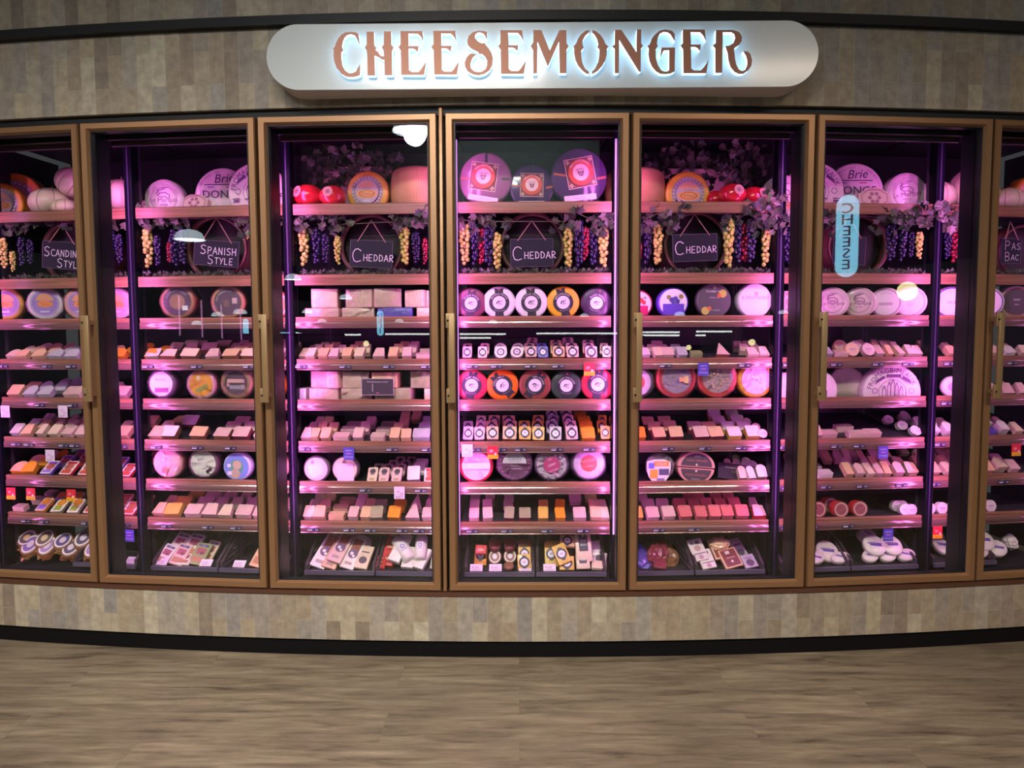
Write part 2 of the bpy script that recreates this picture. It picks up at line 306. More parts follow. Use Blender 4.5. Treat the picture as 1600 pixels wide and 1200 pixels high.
class Art:
    """flat printed artwork in the x-z plane, facing -y; every later layer stands a hair in front"""
    def __init__(s, y0=0): s.mb = MB(); s.y = y0; s.n = 0
    def up(s): s.n += 1; return s.y - .00035*s.n
    def poly(s, pts, c, y=None): s.mb.prism(pts, s.up() if y is None else y, None, paint(c)); return s
    def disc(s, cx, cz, r, c, n=36, r2=None, sx=1):
        y = s.up()
        if r2 is None:
            s.mb.add([(cx+r*sx*cos(2*pi*i/n), y, cz+r*sin(2*pi*i/n)) for i in range(n)], [tuple(range(n))], paint(c))
        else:
            vs = [(cx+q*sx*cos(2*pi*i/n), y, cz+q*sin(2*pi*i/n)) for q in (r, r2) for i in range(n)]
            s.mb.add(vs, [(i, (i+1) % n, n+(i+1) % n, n+i) for i in range(n)], paint(c))
        return s
    def rect(s, cx, cz, w, h, c, rot=0):
        y = s.up(); q = [(-w/2, -h/2), (w/2, -h/2), (w/2, h/2), (-w/2, h/2)]
        s.mb.add([(cx+a*cos(rot)-b*sin(rot), y, cz+a*sin(rot)+b*cos(rot)) for a, b in q], [(0, 1, 2, 3)], paint(c)); return s
    def stroke(s, pts, wd, c):
        y = s.up(); P = [Vector((p[0], p[1])) for p in pts]
        for a, b in zip(P, P[1:]):
            d = (b-a); n = Vector((-d.y, d.x)).normalized()*wd/2; e = d.normalized()*wd*.3
            q = [a-n-e, b-n+e, b+n+e, a+n-e]
            s.mb.add([(v.x, y, v.y) for v in q], [(0, 1, 2, 3)], paint(c))
        return s
    def text(s, t, cx, cz, h, c, rot=0, sx=1, sp=0, shear=0):
        y = s.up(); tot = sum(glyph(k)[2]+sp for k in t)*h*sx; x = -tot/2
        for k in t:
            vs, fs, adv = glyph(k)
            out = []
            for a, b in vs:
                X = x+(a+shear*b)*h*sx; Z = (b-.35)*h
                out.append((cx+X*cos(rot)-Z*sin(rot), y, cz+X*sin(rot)+Z*cos(rot)))
            s.mb.add(out, fs, paint(c)); x += (adv+sp)*h*sx
        return s
    def arc(s, t, cx, cz, r, h, c, mid=pi/2, sp=.08, inner=False):
        y = s.up(); tot = sum(glyph(k)[2]+sp for k in t)*h; a = mid+tot/2/r*(1 if not inner else -1)
        for k in t:
            vs, fs, adv = glyph(k); da = (adv+sp)*h/r; am = a-da/2 if not inner else a+da/2
            th = am-pi/2 if not inner else am+pi/2
            out = []
            for q, b in vs:
                X = (q-adv/2)*h; Z = (b-.35)*h
                out.append((cx+r*cos(am)+X*cos(th)-Z*sin(th), y, cz+r*sin(am)+X*sin(th)+Z*cos(th)))
            s.mb.add(out, fs, paint(c)); a = a-da if not inner else a+da
        return s
    def chalk(s, t, x0, z0, caph, smallh, c, wd, rot=0):
        """hand-drawn small capitals"""
        x = 0
        for i, k in enumerate(t):
            if k == ' ': x += smallh*.6; continue
            big = k.isupper() and (i == 0 or t[i-1] == ' '); h = caph if big else smallh; wdt = h*(.75 if big else .72)
            for st in SQ.get(k.upper(), []):
                pts = [(x+st[j]*wdt, (st[j+1])*h + (0 if not big else -(caph-smallh)*.2)) for j in range(0, len(st), 2)]
                s.stroke([(x0+a*cos(rot)-b*sin(rot), z0+a*sin(rot)+b*cos(rot)) for a, b in pts], wd, c)
            x += wdt*1.16 if k.upper() != 'I' else h*.42
        return s
    def build(s, name, parent, M=None): return s.mb.build(name, parent, M)

# ------------------------------------------------------------ the setting
def arc_strip(name, t, z0, z1, m, s0=-3.9, s1=3.9, depth=.03, kind='structure', n=64):
    """a band of the curved shop front; its face lies t behind the door face"""
    vs = []; fs = []; uvs = []
    for i in range(n+1):
        s = s0+(s1-s0)*i/n; a = s/R
        for tt, z in ((t, z0), (t, z1), (t+depth, z1), (t+depth, z0)):
            rr = R-tt; vs.append((rr*sin(a), D+R-rr*cos(a), z)); uvs.append((s, z+(0 if tt == t else tt-t)))
    for i in range(n):
        for k in range(4): fs.append((i*4+k, (i+1)*4+k, (i+1)*4+(k+1) % 4, i*4+(k+1) % 4))
    fs += [(0, 1, 2, 3), (n*4+3, n*4+2, n*4+1, n*4)]
    me = bpy.data.meshes.new(name); me.from_pydata(vs, [], fs); me.materials.append(m)
    uv = me.uv_layers.new(name='UVMap')
    for p in me.polygons:
        for li in p.loop_indices: uv.data[li].uv = uvs[me.loops[li].vertex_index]
    me.update(); o = bpy.data.objects.new(name, me); COL.objects.link(o)
    bm = bmesh.new(); bm.from_mesh(me); bmesh.ops.recalc_face_normals(bm, faces=bm.faces[:]); bm.to_mesh(me); bm.free()
    return tag(o, kind=kind)
Z = dict(floor=0., plinth=.070, kick=.257, dbot=.277, dtop=2.145, fas=2.176, trb=2.476, trt=2.511)
ftop = zat(33, 0)
arc_strip('wall_front', 0, Z['fas'], 3.45, M_BRICK, depth=.05)
arc_strip('wall_front_lower', 0, Z['plinth'], Z['kick'], M_BRICK, depth=.05)
arc_strip('baseboard_front', .012, 0, Z['plinth'], M_PLINTH, depth=.05)
arc_strip('trim_1', -.03, Z['trb'], Z['trt'], M_BLACK, depth=.03)
arc_strip('trim_2', .022, Z['dtop']-.002, Z['fas']+.004, M_BLACK, depth=.05)
arc_strip('trim_3', -.006, Z['kick'], Z['dbot']-.004, M_COPPERDK, depth=.06)
mb = MB(); mb.box((-16, -38, -.05), (16, 4.6, 0), M_FLOOR); fl = mb.build('floor'); tag(fl, kind='structure')
M_CEIL = mat('dark_ceiling', (.05, .05, .055), .8)
mb = MB(); mb.box((-16, -38, 3.45), (16, 4.6, 3.5), M_CEIL); tag(mb.build('ceiling'), kind='structure')
M_SHOP = mat('shop_wall', (.16, .17, .16), .8, noise=.3, nscale=.6)
mb = MB(); mb.box((-16, -38.2, 0), (16, -38, 3.45), M_SHOP); tag(mb.build('wall_back'), kind='structure')

# ------------------------------------------------------------ the illuminated name sign
L_C = [(525,355),(500,180),(460,155),(385,148),(300,155),(235,190),(180,255),(145,330),(130,380),(98,412),(113,430),(110,520),(125,620),(165,720),(230,800),(310,845),(400,850),(470,840),(525,815),(528,650),(490,710),(460,770),(400,795),(350,795),(290,750),(250,670),(232,560),(230,465),(265,435),(242,370),(255,300),(280,235),(320,195),(380,180),(440,200),(480,265)]
L_H = [(630,145),(742,145),(748,350),(780,400),(765,430),(800,455),(850,525),(900,530),(895,445),(865,390),(895,345),(900,140),(1010,140),(1015,345),(1048,395),(1022,450),(1028,822),(910,822),(903,580),(860,575),(820,545),(750,515),(760,825),(642,825),(638,520),(632,445),(600,395),(628,345)]
L_E = [(1158,135),(1500,135),(1520,315),(1480,230),(1430,175),(1280,172),(1285,370),(1440,372),(1425,465),(1385,420),(1350,405),(1285,405),(1290,745),(1330,775),(1440,775),(1480,730),(1560,610),(1525,815),(1170,815),(1162,440),(1125,388),(1160,345)]
L_S = [(1012,280),(1010,150),(950,132),(880,128),(790,150),(725,210),(700,285),(710,350),(760,405),(830,440),(870,460),(893,500),(925,485),(975,530),(1010,590),(1012,660),(990,725),(930,770),(880,778),(810,765),(755,715),(750,650),(770,580),(800,530),(845,505),(790,482),(740,495),(690,550),(660,630),(670,700),(710,765),(790,810),(880,820),(970,800),(1050,745),(1095,660),(1102,560),(1075,470),(1030,400),(990,355),(970,320),(930,330),(870,300),(825,250),(822,200),(850,160),(900,152),(955,175),(985,225)]
L_M = [(230,120),(360,120),(490,440),(640,120),(750,120),(752,320),(785,375),(752,430),(750,790),(645,790),(635,300),(460,690),(300,305),(290,790),(232,795),(230,440),(195,370),(230,315)]
L_O1 = [(1105,120),(1050,130),(980,185),(930,255),(900,330),(860,375),(870,400),(870,480),(890,580),(930,670),(1000,750),(1060,795),(1102,805),(1100,770),(1040,720),(1000,640),(985,550),(980,440),(1020,395),(1000,335),(1010,270),(1050,200),(1108,150)]
L_O2 = [(1152,120),(1210,135),(1280,190),(1330,260),(1362,335),(1408,375),(1382,420),(1380,510),(1355,600),(1310,680),(1240,755),(1150,808),(1148,770),(1200,720),(1245,620),(1262,530),(1265,420),(1235,385),(1250,340),(1230,260),(1190,190),(1150,155)]
L_N = [(108,115),(210,115),(445,465),(452,110),(520,112),(520,330),(550,365),(515,415),(510,765),(485,765),(175,270),(168,790),(105,790),(105,410),(65,375),(105,345)]
L_G = [(1045,290),(1042,180),(1000,130),(900,110),(810,125),(730,190),(680,260),(650,340),(618,375),(638,400),(632,500),(650,600),(690,690),(750,760),(820,800),(900,805),(980,795),(1042,765),(1048,392),(835,392),(810,560),(850,480),(875,435),(958,432),(955,740),(930,765),(880,770),(830,745),(780,670),(750,560),(745,430),(780,375),(765,330),(780,240),(815,170),(870,145),(930,150),(980,185),(1010,235)]
L_R1 = [(588,118),(695,118),(685,785),(580,785),(578,400),(540,360),(585,320)]
L_R2 = [(695,118),(860,118),(950,150),(995,220),(990,290),(950,350),(878,400),(870,430),(885,560),(905,660),(945,735),(1000,762),(1045,735),(1075,670),(1080,600),(1060,520),(1015,450),(1075,450),(1125,490),(1152,590),(1140,680),(1090,750),(1020,800),(950,802),(880,770),(815,690),(785,590),(770,470),(735,370),(800,362),(860,320),(890,240),(875,180),(830,150),(695,150)]
LETTERS = [('letter_c', [(L_C, 510, 0, 0)]), ('letter_h', [(L_H, 510, 0, 0)]), ('letter_e', [(L_E, 510, 0, 0)]), ('letter_e', [(L_E, 510, 514, -5)]), ('letter_s', [(L_S, 660, 0, 0)]),
           ('letter_e', [(L_E, 510, 1560, -15)]), ('letter_m', [(L_M, 810, 0, 0)]), ('letter_o', [(L_O1, 810, 0, 0), (L_O2, 810, 0, 0)]), ('letter_n', [(L_N, 950, 0, 0)]),
           ('letter_g', [(L_G, 950, 0, 0)]), ('letter_e', [(L_E, 510, 4412, -25)]), ('letter_r', [(L_R1, 1060, 0, 0), (L_R2, 1060, 0, 0)])]
TS = -.085      # the sign face stands this far in front of the wall (bay-less frame at s = 0)
SGM = frame(0); SGI = SGM.inverted()
def sgn(px, py, t):
    o = SGI @ CAM; d = SGI.to_3x3() @ ray(px, py); k = (t-o.y)/d.y; return o.x+d.x*k, o.z+d.z*k
sign = bpy.data.objects.new('shop_sign', None); COL.objects.link(sign); sign.matrix_world = SGM
tag(sign, 'long white pill-shaped sign with raised copper lettering on the tiled wall', 'sign')
xa, zt = sgn(415, 36, TS); xb, _ = sgn(1280, 36, TS); _, zt = sgn(840, 35, TS); _, zb = sgn(840, 138, TS)
rr = (zt-zb)/2; zc = (zt+zb)/2
pill = [(xb-rr+rr*cos(a), zc+rr*sin(a)) for a in [(-90+7.5*i)*pi/180 for i in range(25)]]+[(xa+rr+rr*cos(a), zc+rr*sin(a)) for a in [(90+7.5*i)*pi/180 for i in range(25)]]
MB().prism(pill, TS, .03, M_WHITE, side=M_SIGNSIDE, sm=True).build('sign_board', sign)
M_LFACE = mat('letter_copper', (.27, .115, .075), .45, .45)
M_LSIDE = mat('letter_glow', (.8, .9, 1), .5, emit=(.38, .72, 1.0), es=2.6)
for nm, parts in LETTERS:
    mb = MB()
    for outl, ox, dx, dy in parts:
        pts = [sgn(ox+(x+dx)/10, 35+(y+dy)/10, TS-.026) for x, y in outl]
        mb.prism(pts, TS-.026, TS-.023, M_LFACE)
        cx = sum(p[0] for p in pts)/len(pts); cz = sum(p[1] for p in pts)/len(pts)
    mb.build(nm, sign)
    mb = MB()
    for outl, ox, dx, dy in parts:
        pts = [sgn(ox+(x+dx)/10, 35+(y+dy)/10, TS-.026) for x, y in outl]
        n = len(pts); vs = [(p[0], TS-.023, p[1]) for p in pts]+[(p[0], TS-.002, p[1]) for p in pts]
        ar = sum(pts[i][0]*pts[(i+1) % n][1]-pts[(i+1) % n][0]*pts[i][1] for i in range(n))
        mb.add(vs, [(i, n+i, n+(i+1) % n, (i+1) % n) if ar > 0 else (i, (i+1) % n, n+(i+1) % n, n+i) for i in range(n)], M_LSIDE)
    tag(mb.build('glowing_edge', sign), 'blue-white lit edge of the letter')

# ------------------------------------------------------------ the seven refrigerated units
ROWY = dict(A=(314.5, 332), B=(426.5, 443.5), C=(493.5, 511.5), D=(560, 577.5), E=(624, 641.5), F=(690, 707.5), G=(753.5, 772), H=(816, 835))
TF = .30
RZ = {k: (zat(a, TF), zat(b, TF)) for k, (a, b) in ROWY.items()}
TILT = dict(A=0, B=0, C=0, D=.13, E=0, F=.15, G=0, H=.12)
def tilt(b, row):
    if b == 0 and row in 'EG': return .13
    if row == 'G' and b in (5, 6): return .13
    if row == 'C' and b == 6: return 0
    if row in 'AB': return 0
    if row == 'H' and b in (5, 6): return 0
    return TILT[row]
def board(b, row, t): return RZ[row][0]-.013+tilt(b, row)*(t-TF-.01)
DOORLAB = ['Scandinavian-sign door at the near end of the run of copper-framed glass doors', 'copper-framed glass door in front of the Spanish Style chalkboard', 'copper-framed glass door before the big cheese blocks and the fake ivy', 'copper-framed glass door in the middle, before five round waxed cheeses', 'copper-framed glass door before the berry cheeses and hot pink wedges', 'copper-framed glass door before the large castle-printed white cheese', 'copper-framed glass door at the far end of the run']
UNITLAB = ['glass-door cheese fridge with the Scandinavian chalkboard inside', 'glass-door cheese fridge with the Spanish Style chalkboard inside', 'glass-door cheese fridge stocked with big square cheese blocks', 'middle glass-door cheese fridge stocked with ringed black-label wheels', 'glass-door cheese fridge holding berry cheeses and hot pink wedges', 'glass-door cheese fridge holding the large castle-printed white wheel', 'glass-door cheese fridge at the end, showing only a narrow slice']
EDGE = [(-HW[i]+.007, HW[i]-.005) for i in range(7)]
EDGE[2] = (EDGE[2][0], HW[2]-.026); EDGE[3] = (-HW[3]+.007, HW[3]-.005)
led_mat = mat('led_strip', (1, .6, 1), .5, emit=(.85, .28, 1.0), es=1.0)
def rail_profile(b, zt, zb, wood_only):
    """outline (t, z) of the moulded shelf front"""
    h = zt-zb
    if wood_only: return [(TF, zb), (TF, zt-.004), (TF+.004, zt), (TF+.018, zt), (TF+.018, zb)], None
    zm = zt-h*.40
    up = [(TF+.003, zm), (TF+.003, zt-h*.18), (TF+.001, zt-h*.16), (TF+.001, zt-.002), (TF+.004, zt), (TF+.018, zt), (TF+.018, zm)]
    lo = [(TF+.001, zm), (TF+.018, zm), (TF+.018, zb), (TF-.002, zb), (TF-.003, zb+.002), (TF-.002, zb+.004)] + [(TF+.001-.0035*sin(pi*k/6)**.8, zb+.005+(zm-zb-.006)*k/6) for k in range(7)]
    return up, lo
def extrude_u(mb, prof, u0, u1, m, sm=False):
    n = len(prof); ar = sum(prof[i][0]*prof[(i+1) % n][1]-prof[(i+1) % n][0]*prof[i][1] for i in range(n))
    if ar < 0: prof = prof[::-1]
    vs = [(u0, a, z) for a, z in prof]+[(u1, a, z) for a, z in prof]
    fs = [(i, (i+1) % n, n+(i+1) % n, n+i) for i in range(n)]
    mb.add(vs, fs, m, sm)
    tri = tessellate_polygon([[Vector((a, z, 0)) for a, z in prof]])
    mb.add(vs[:n], [tuple(t) for t in tri], m); mb.add(vs[n:], [tuple(reversed(t)) for t in tri], m)
TICKETS = { # clipped electronic price tickets: (bay, row): x pixels
 (0,'D'):[6,75,112], (0,'E'):[60,112], (0,'F'):[20,40,95,112,186], (0,'H'):[30,58,125,186],
 (1,'D'):[232,308,389], (1,'F'):[240,305,357], (1,'H'):[252,317,362],
 (2,'D'):[471,540,608,667], (2,'F'):[474,611,667], (2,'G'):[568,655,684], (2,'H'):[484,541,575,625,652,678],
 (3,'D'):[738,776,829,872], (3,'F'):[741,781,813,870,921], (3,'H'):[736,791,855,912],
 (4,'D'):[1039,1163,1232], (4,'F'):[1045,1103,1160,1225], (4,'G'):[1222], (4,'H'):[1032,1088,1222],
 (5,'D'):[1306,1371,1418,1482], (5,'E'):[1480], (5,'F'):[1310,1345,1472], (5,'G'):[1295,1352,1414,1467], (5,'H'):[1275,1332],
 (6,'D'):[1580], (6,'G'):[1575]}
M_TICK = mat('ticket_face', (.05, .045, .09), .35)
ORDW = 'first second third fourth fifth sixth seventh eighth'.split()
for b in range(7):
    hw = HW[b]; M = BAY[b]
    unit = bpy.data.objects.new('display_fridge', None); COL.objects.link(unit); unit.matrix_world = M
    tag(unit, UNITLAB[b], 'display fridge', 'glass-door cheese fridges')
    hb = hw*(R-.83)/R-.001; mb = MB(); mb.box((-hb, .80, .05), (hb, .83, 2.3), M_DARK); mb.build('back_panel', unit)
    mb = MB(); mb.box((-hb, .07, 2.20), (hb, .80, 2.24), M_DARK)
    mb.box((-hw+.05, .127, zat(214, .12)), (hw-.05, .14, zat(204, .12)), mat('valance', (.09, .05, .07), .4)); mb.build('header', unit)
    mb = MB(); mb.box((-hb, .07, .08), (hb, .79, .214), M_DARK); mb.build('base_deck', unit)
    mb = MB(); pw = .034 if b == 3 else .043; mb.box((-hw+.003, .05, .215), (-hw+pw, .125, 2.199), M_JAMB); mb.box((hw-pw, .05, .215), (hw-.003, .125, 2.199), M_JAMB); mb.build('door_post', unit)
    mb = MB(); mb.box((-hw+.003, .08, 2.10), (hw-.003, .1, 2.199), M_JAMB); mb.build('top_seal', unit)
    # shelf upright standing between this unit and the one before
    upr = bpy.data.objects.new('shelf_upright', None); COL.objects.link(upr); upr.matrix_world = frame(GAPS[b]); tag(upr, 'tall dark steel shelf upright, %s counting along the fridges' % ORDW[b], 'upright', 'shelf uprights between the fridges')
    mb = MB(); mb.box((-.019, .285, .217), (.019, .335, 2.198), M_UPR, bev=.003); mb.build('post', upr)
    mb = MB(); mb.box((-.003, .2835, .22), (.003, .285, 2.15), mat('upright_slot', (.045, .03, .08), .35, .4)); mb.build('slot', upr)
    mb = MB(); mb.box((-.012, .3352, .217), (.012, .36, 2.198), mat('upright_side', (.03, .02, .05), .5)); mb.build('side_web', upr)
    if b in (0, 6):
        sg = -1 if b == 0 else 1; mb = MB(); mb.box((min(sg*(hw+.06), sg*(hw+.05)), .13, .215), (max(sg*(hw+.06), sg*(hw+.05)), .80, 2.199), M_DARK); mb.build('side_panel', unit)
    for sgx in (-1, 1):
        mb = MB(); u = sgx*(hw-(.039 if b == 3 else .026))
        mb.box((u-.003, .1255, .47), (u+.003, .133, 2.08), led_mat); mb.build('led_strip', unit)
        l = bpy.data.lights.new('led_light', 'AREA'); l.shape = 'RECTANGLE'; l.size = .02; l.size_y = 1.62; l.energy = LED_W; l.color = LED_COL
        o = bpy.data.objects.new('led_light', l); COL.objects.link(o)
        lm = Matrix.Translation((sgx*(hw-(.038 if b == 3 else .030)), .136, 1.275)) @ Matrix.Rotation(sgx*radians(-24), 4, 'Z') @ Matrix.Rotation(radians(90), 4, 'X') @ Matrix.Rotation(0, 4, 'Z')
        # area light shines along its -Z: after the X turn that is +y, into the case
        o.matrix_world = M @ lm @ Matrix.Rotation(0, 4, 'X')
        o.parent = None
    for row in 'ABCDEFGH':
        zt, zb = RZ[row]; tl = tilt(b, row); u0, u1 = -hw+.031, hw-.031
        mb = MB(); t0, t1 = TF+.018, .79; z0 = board(b, row, t0); z1 = board(b, row, t1)
        mb.add([(u0,t0,z0-.008),(u1,t0,z0-.008),(u1,t1,z1-.008),(u0,t1,z1-.008),(u0,t0,z0),(u1,t0,z0),(u1,t1,z1),(u0,t1,z1)], [(3,2,1,0),(4,5,6,7),(0,1,5,4),(1,2,6,5),(2,3,7,6),(3,0,4,7)], mat('shelf_deck', (.035, .03, .045), .5))
        sh = mb.build('shelf', unit)
        up, lo = rail_profile(b, zt, zb, row in 'AB')
        mb = MB(); extrude_u(mb, up, u0, u1, M_WOOD); mb.build('wood_edge', sh)
        if lo: mb = MB(); extrude_u(mb, lo, u0, u1, M_RAIL, False); mb.build('price_rail', sh)
        for x in TICKETS.get((b, row), []):
            u, _ = loc(b, x, 600, TF-.005); zc_ = zb+(zt-zb)*.30; a = Art(0)
            a.rect(0, 0, .054, .0145, (.02, .018, .05)); a.rect(-.014, -.002, .021, .004, (.75, .7, .8)); a.rect(-.012, .0045, .025, .0014, (.55, .5, .6))
            a.text('%d.%d' % (random.randint(3, 9), random.randint(1, 9)), .016, 0, .010, (.85, .8, .9))
            mb = a.mb; mb.box((-.027, .0, -.0073), (.027, .002, .0073), M_TICK); mb.build('price_ticket', sh, Matrix.Translation((u, TF-.0062, zc_)))
    # the door
    e0, e1 = EDGE[b]; fw = .034; zt, zb = Z['dtop'], Z['dbot']
    mb = MB()
    def miter(o4, i4):
        P = [(o4[0], o4[1]), (o4[2], o4[1]), (o4[2], o4[3]), (o4[0], o4[3])]; Q = [(i4[0], i4[1]), (i4[2], i4[1]), (i4[2], i4[3]), (i4[0], i4[3])]
        for k in range(4):
            a, c = P[k], P[(k+1) % 4]; q, r_ = Q[k], Q[(k+1) % 4]; mid = lambda A, B, f: (A[0]+(B[0]-A[0])*f, A[1]+(B[1]-A[1])*f)
            ring = []
            for f, y in ((0, .045), (0, .006), (.10, 0), (.75, 0), (1, .012), (1, .045)):
                ring.append((mid(a, q, f), mid(c, r_, f), y))
            for (a0, c0, y0), (a1, c1, y1) in zip(ring, ring[1:]):
                mb.add([(a0[0], y0, a0[1]), (c0[0], y0, c0[1]), (c1[0], y1, c1[1]), (a1[0], y1, a1[1])], [(0, 1, 2, 3)], M_COPPER)
    miter((e0, zb, e1, zt), (e0+fw, zb+.033, e1-fw, zt-.030))
    door = mb.build('door', unit)
    tag(door)
    mb = MB(); g = .006
    for lo, hi in (((e0+fw-.001, .014, zb+.032), (e0+fw+.004, .044, zt-.03)), ((e1-fw-.004, .014, zb+.032), (e1-fw+.001, .044, zt-.03)), ((e0+fw, .014, zb+.031), (e1-fw, .044, zb+.036)), ((e0+fw, .014, zt-.034), (e1-fw, .044, zt-.029))):
        mb.box(lo, hi, M_JAMB)
    mb.build('gasket', door)
    mb = MB(); mb.box((e0+fw-.002, .022, zb+.030), (e1-fw+.002, .027, zt-.028), M_GLASS); mb.build('glass_pane', door)
    # handle on the door's first stile: flat bar on two drilled tabs
    hu = e0+.016; hz0, hz1 = zat(629, -.04), zat(489, -.04)
    mb = MB(); mb.box((hu-.005, -.045, hz0), (hu+.018, -.033, hz1), M_BRASS, bev=.0015)
    for z0, z1 in ((hz0, hz0+.056), (hz1-.056, hz1)):
        mb.box((hu-.016, -.043, z0), (hu-.004, -.034, z1), M_BRASS, bev=.001); mb.box((hu-.004, -.034, z0+.02), (hu+.012, .003, z0+.036), M_BRASS)
        mb.lathe([(0, 0), (.0045, 0)], M_BLACK, 12, Matrix.Translation((hu-.008, -.0455, (z0+z1)/2)))
    mb.build('handle', door)
# narrow copper cover strip between the third and the middle door
mb = MB(); mb.box((-HW[3]-.017, .0, Z['dbot']), (-HW[3]-.003, .05, Z['dtop']+.02), M_COPPER, bev=.002)
o = mb.build('cover_strip'); o.matrix_world = BAY[3]; tag(o, 'thin vertical copper cover strip between the third and the middle door', 'strip')
# ------------------------------------------------------------ words for labels
ORD = 'first second third fourth fifth sixth seventh eighth ninth tenth eleventh twelfth thirteenth fourteenth'.split()
SHELF = {k: ORD[i]+' shelf' for i, k in enumerate('ABCDEFGH')}
COLR = dict(cr=((.80, .62, .44), 'cream'), wh=((.84, .76, .70), 'white'), pe=((.82, .50, .30), 'peach'), pk=((.78, .50, .46), 'pink'), ora=((.85, .33, .03), 'orange'),
            hp=((.78, .20, .20), 'hot-pink'), go=((.78, .47, .10), 'golden'), li=((.55, .50, .55), 'greyish'), br=((.28, .12, .06), 'brown'), se=((.45, .38, .25), 'seeded'), rd=((.65, .04, .05), 'red'), mr=((.25, .04, .06), 'maroon'), gn=((.33, .36, .16), 'greenish'), bu=((.16, .12, .55), 'purple'))
BLK = (.03, .022, .045); INK = (.10, .05, .13); LIL = (.86, .74, .88); OFF = (.84, .78, .74)
def cmat(key, wrap):
    c = COLR[key][0] if isinstance(key, str) else key; nm = 'cheese_%s%s' % (key if isinstance(key, str) else '%02x%02x%02x' % tuple(int(v*255) for v in key), '_wrapped' if wrap else '')
    return mat(nm, c, .22 if wrap else .42, bump=.9 if wrap else .25, bscale=70 if wrap else 120, coat=.6 if wrap else .25, noise=.12, nscale=25)
# ------------------------------------------------------------ round labels
def emblem(a, cx, cz, s, c, rot=0):
    R_ = lambda x, z: (cx+(x*cos(rot)-z*sin(rot))*s, cz+(x*sin(rot)+z*cos(rot))*s)
    a.poly([R_(x, z) for x, z in ((-.55, -.1), (-.35, .25), (0, .35), (.3, .22), (.1, .1), (-.1, .12), (-.25, -.02), (-.4, -.3))], c)
    a.poly([R_(x, z) for x, z in ((.05, .05), (.35, -.15), (.5, -.45), (.38, -.4), (.2, -.15), (0, -.02))], c)
    a.poly([R_(x, z) for x, z in ((-.12, -.05), (-.05, -.5), (.02, -.5), (.05, -.05))], c)
    a.stroke([R_(.25, .3), R_(.55, .38)], s*.07, c); a.stroke([R_(.3, .18), R_(.62, .2)], s*.07, c)
def st_ring(a, r, p):
    rot = p.get('rot', 0); w = p.get('ring', .40)*2*r*.78
    R_ = .62*r; q = [(-.26, .55), (-.30, .93), (-.05, .88), (.05, 1.0) if p.get('crown') else (.05, .88), (.30, .93), (.26, .55)]
    for sg in (1, -1): a.poly([((x*cos(rot)-z*sg*sin(rot))*r*.93, (x*sin(rot)+z*sg*cos(rot))*r*.93) for x, z in (q if sg > 0 else q[::-1])], BLK)
    a.disc(0, 0, R_, BLK); a.disc(0, 0, .40*r, LIL); a.disc(0, 0, .37*r, (.70, .58, .74), r2=.355*r)
    emblem(a, 0, 0, .34*r, INK, rot); a.disc(.76*r*cos(rot+pi/2), .76*r*sin(rot+pi/2), .05*r, (.8, .1, .05), 8)
    a.arc(p.get('t', 'TRUFFLE'), 0, 0, .52*r, .15*r, (.8, .75, .8), mid=pi/2+rot); a.arc('FARMHOUSE CHEDDAR', 0, 0, .52*r, .06*r, (.7, .65, .7), mid=-pi/2+rot, inner=True)
def st_frico(a, r, p):
    a.disc(0, 0, .74*r, (.42, .30, .36)); 
    for i in range(26): a.disc(.66*r*cos(i*2*pi/26), .66*r*sin(i*2*pi/26), .045*r, (.72, .55, .62), 8)
    a.disc(0, 0, .56*r, (.60, .38, .52)); a.poly([(.5*r*cos(t), .5*r*sin(t)) for t in [pi*(.12+.76*k/14) for k in range(15)]], (.85, .38, .25))
    a.disc(0, -.10*r, .22*r, (.85, .40, .15), sx=2.3); a.disc(0, -.10*r, .16*r, (.65, .08, .03), r2=.135*r, sx=2.4); a.text('Frico', 0, -.10*r, .2*r, (.65, .08, .03), sx=1.2)
    a.text('EDAM', 0, .13*r, .15*r, (.3, .2, .5)); a.rect(0, -.42*r, .35*r, .09*r, (.7, .6, .7))
def st_flame(a, r, p):
    a.disc(0, 0, .78*r, p.get('c', (.42, .22, .55))); a.disc(0, 0, .74*r, (.75, .6, .8), r2=.71*r)
    a.poly([(.5*r*cos(t), .08*r+.5*r*sin(t)) for t in [pi*(.05+.9*k/14) for k in range(15)]], (.8, .36, .2)); a.disc(.02*r, -.05*r, .2*r, (.85, .3, .08), sx=2.1)
    a.text('Frico', 0, -.05*r, .2*r, (.6, .08, .03)); a.rect(0, -.5*r, .5*r, .10*r, (.7, .6, .75))
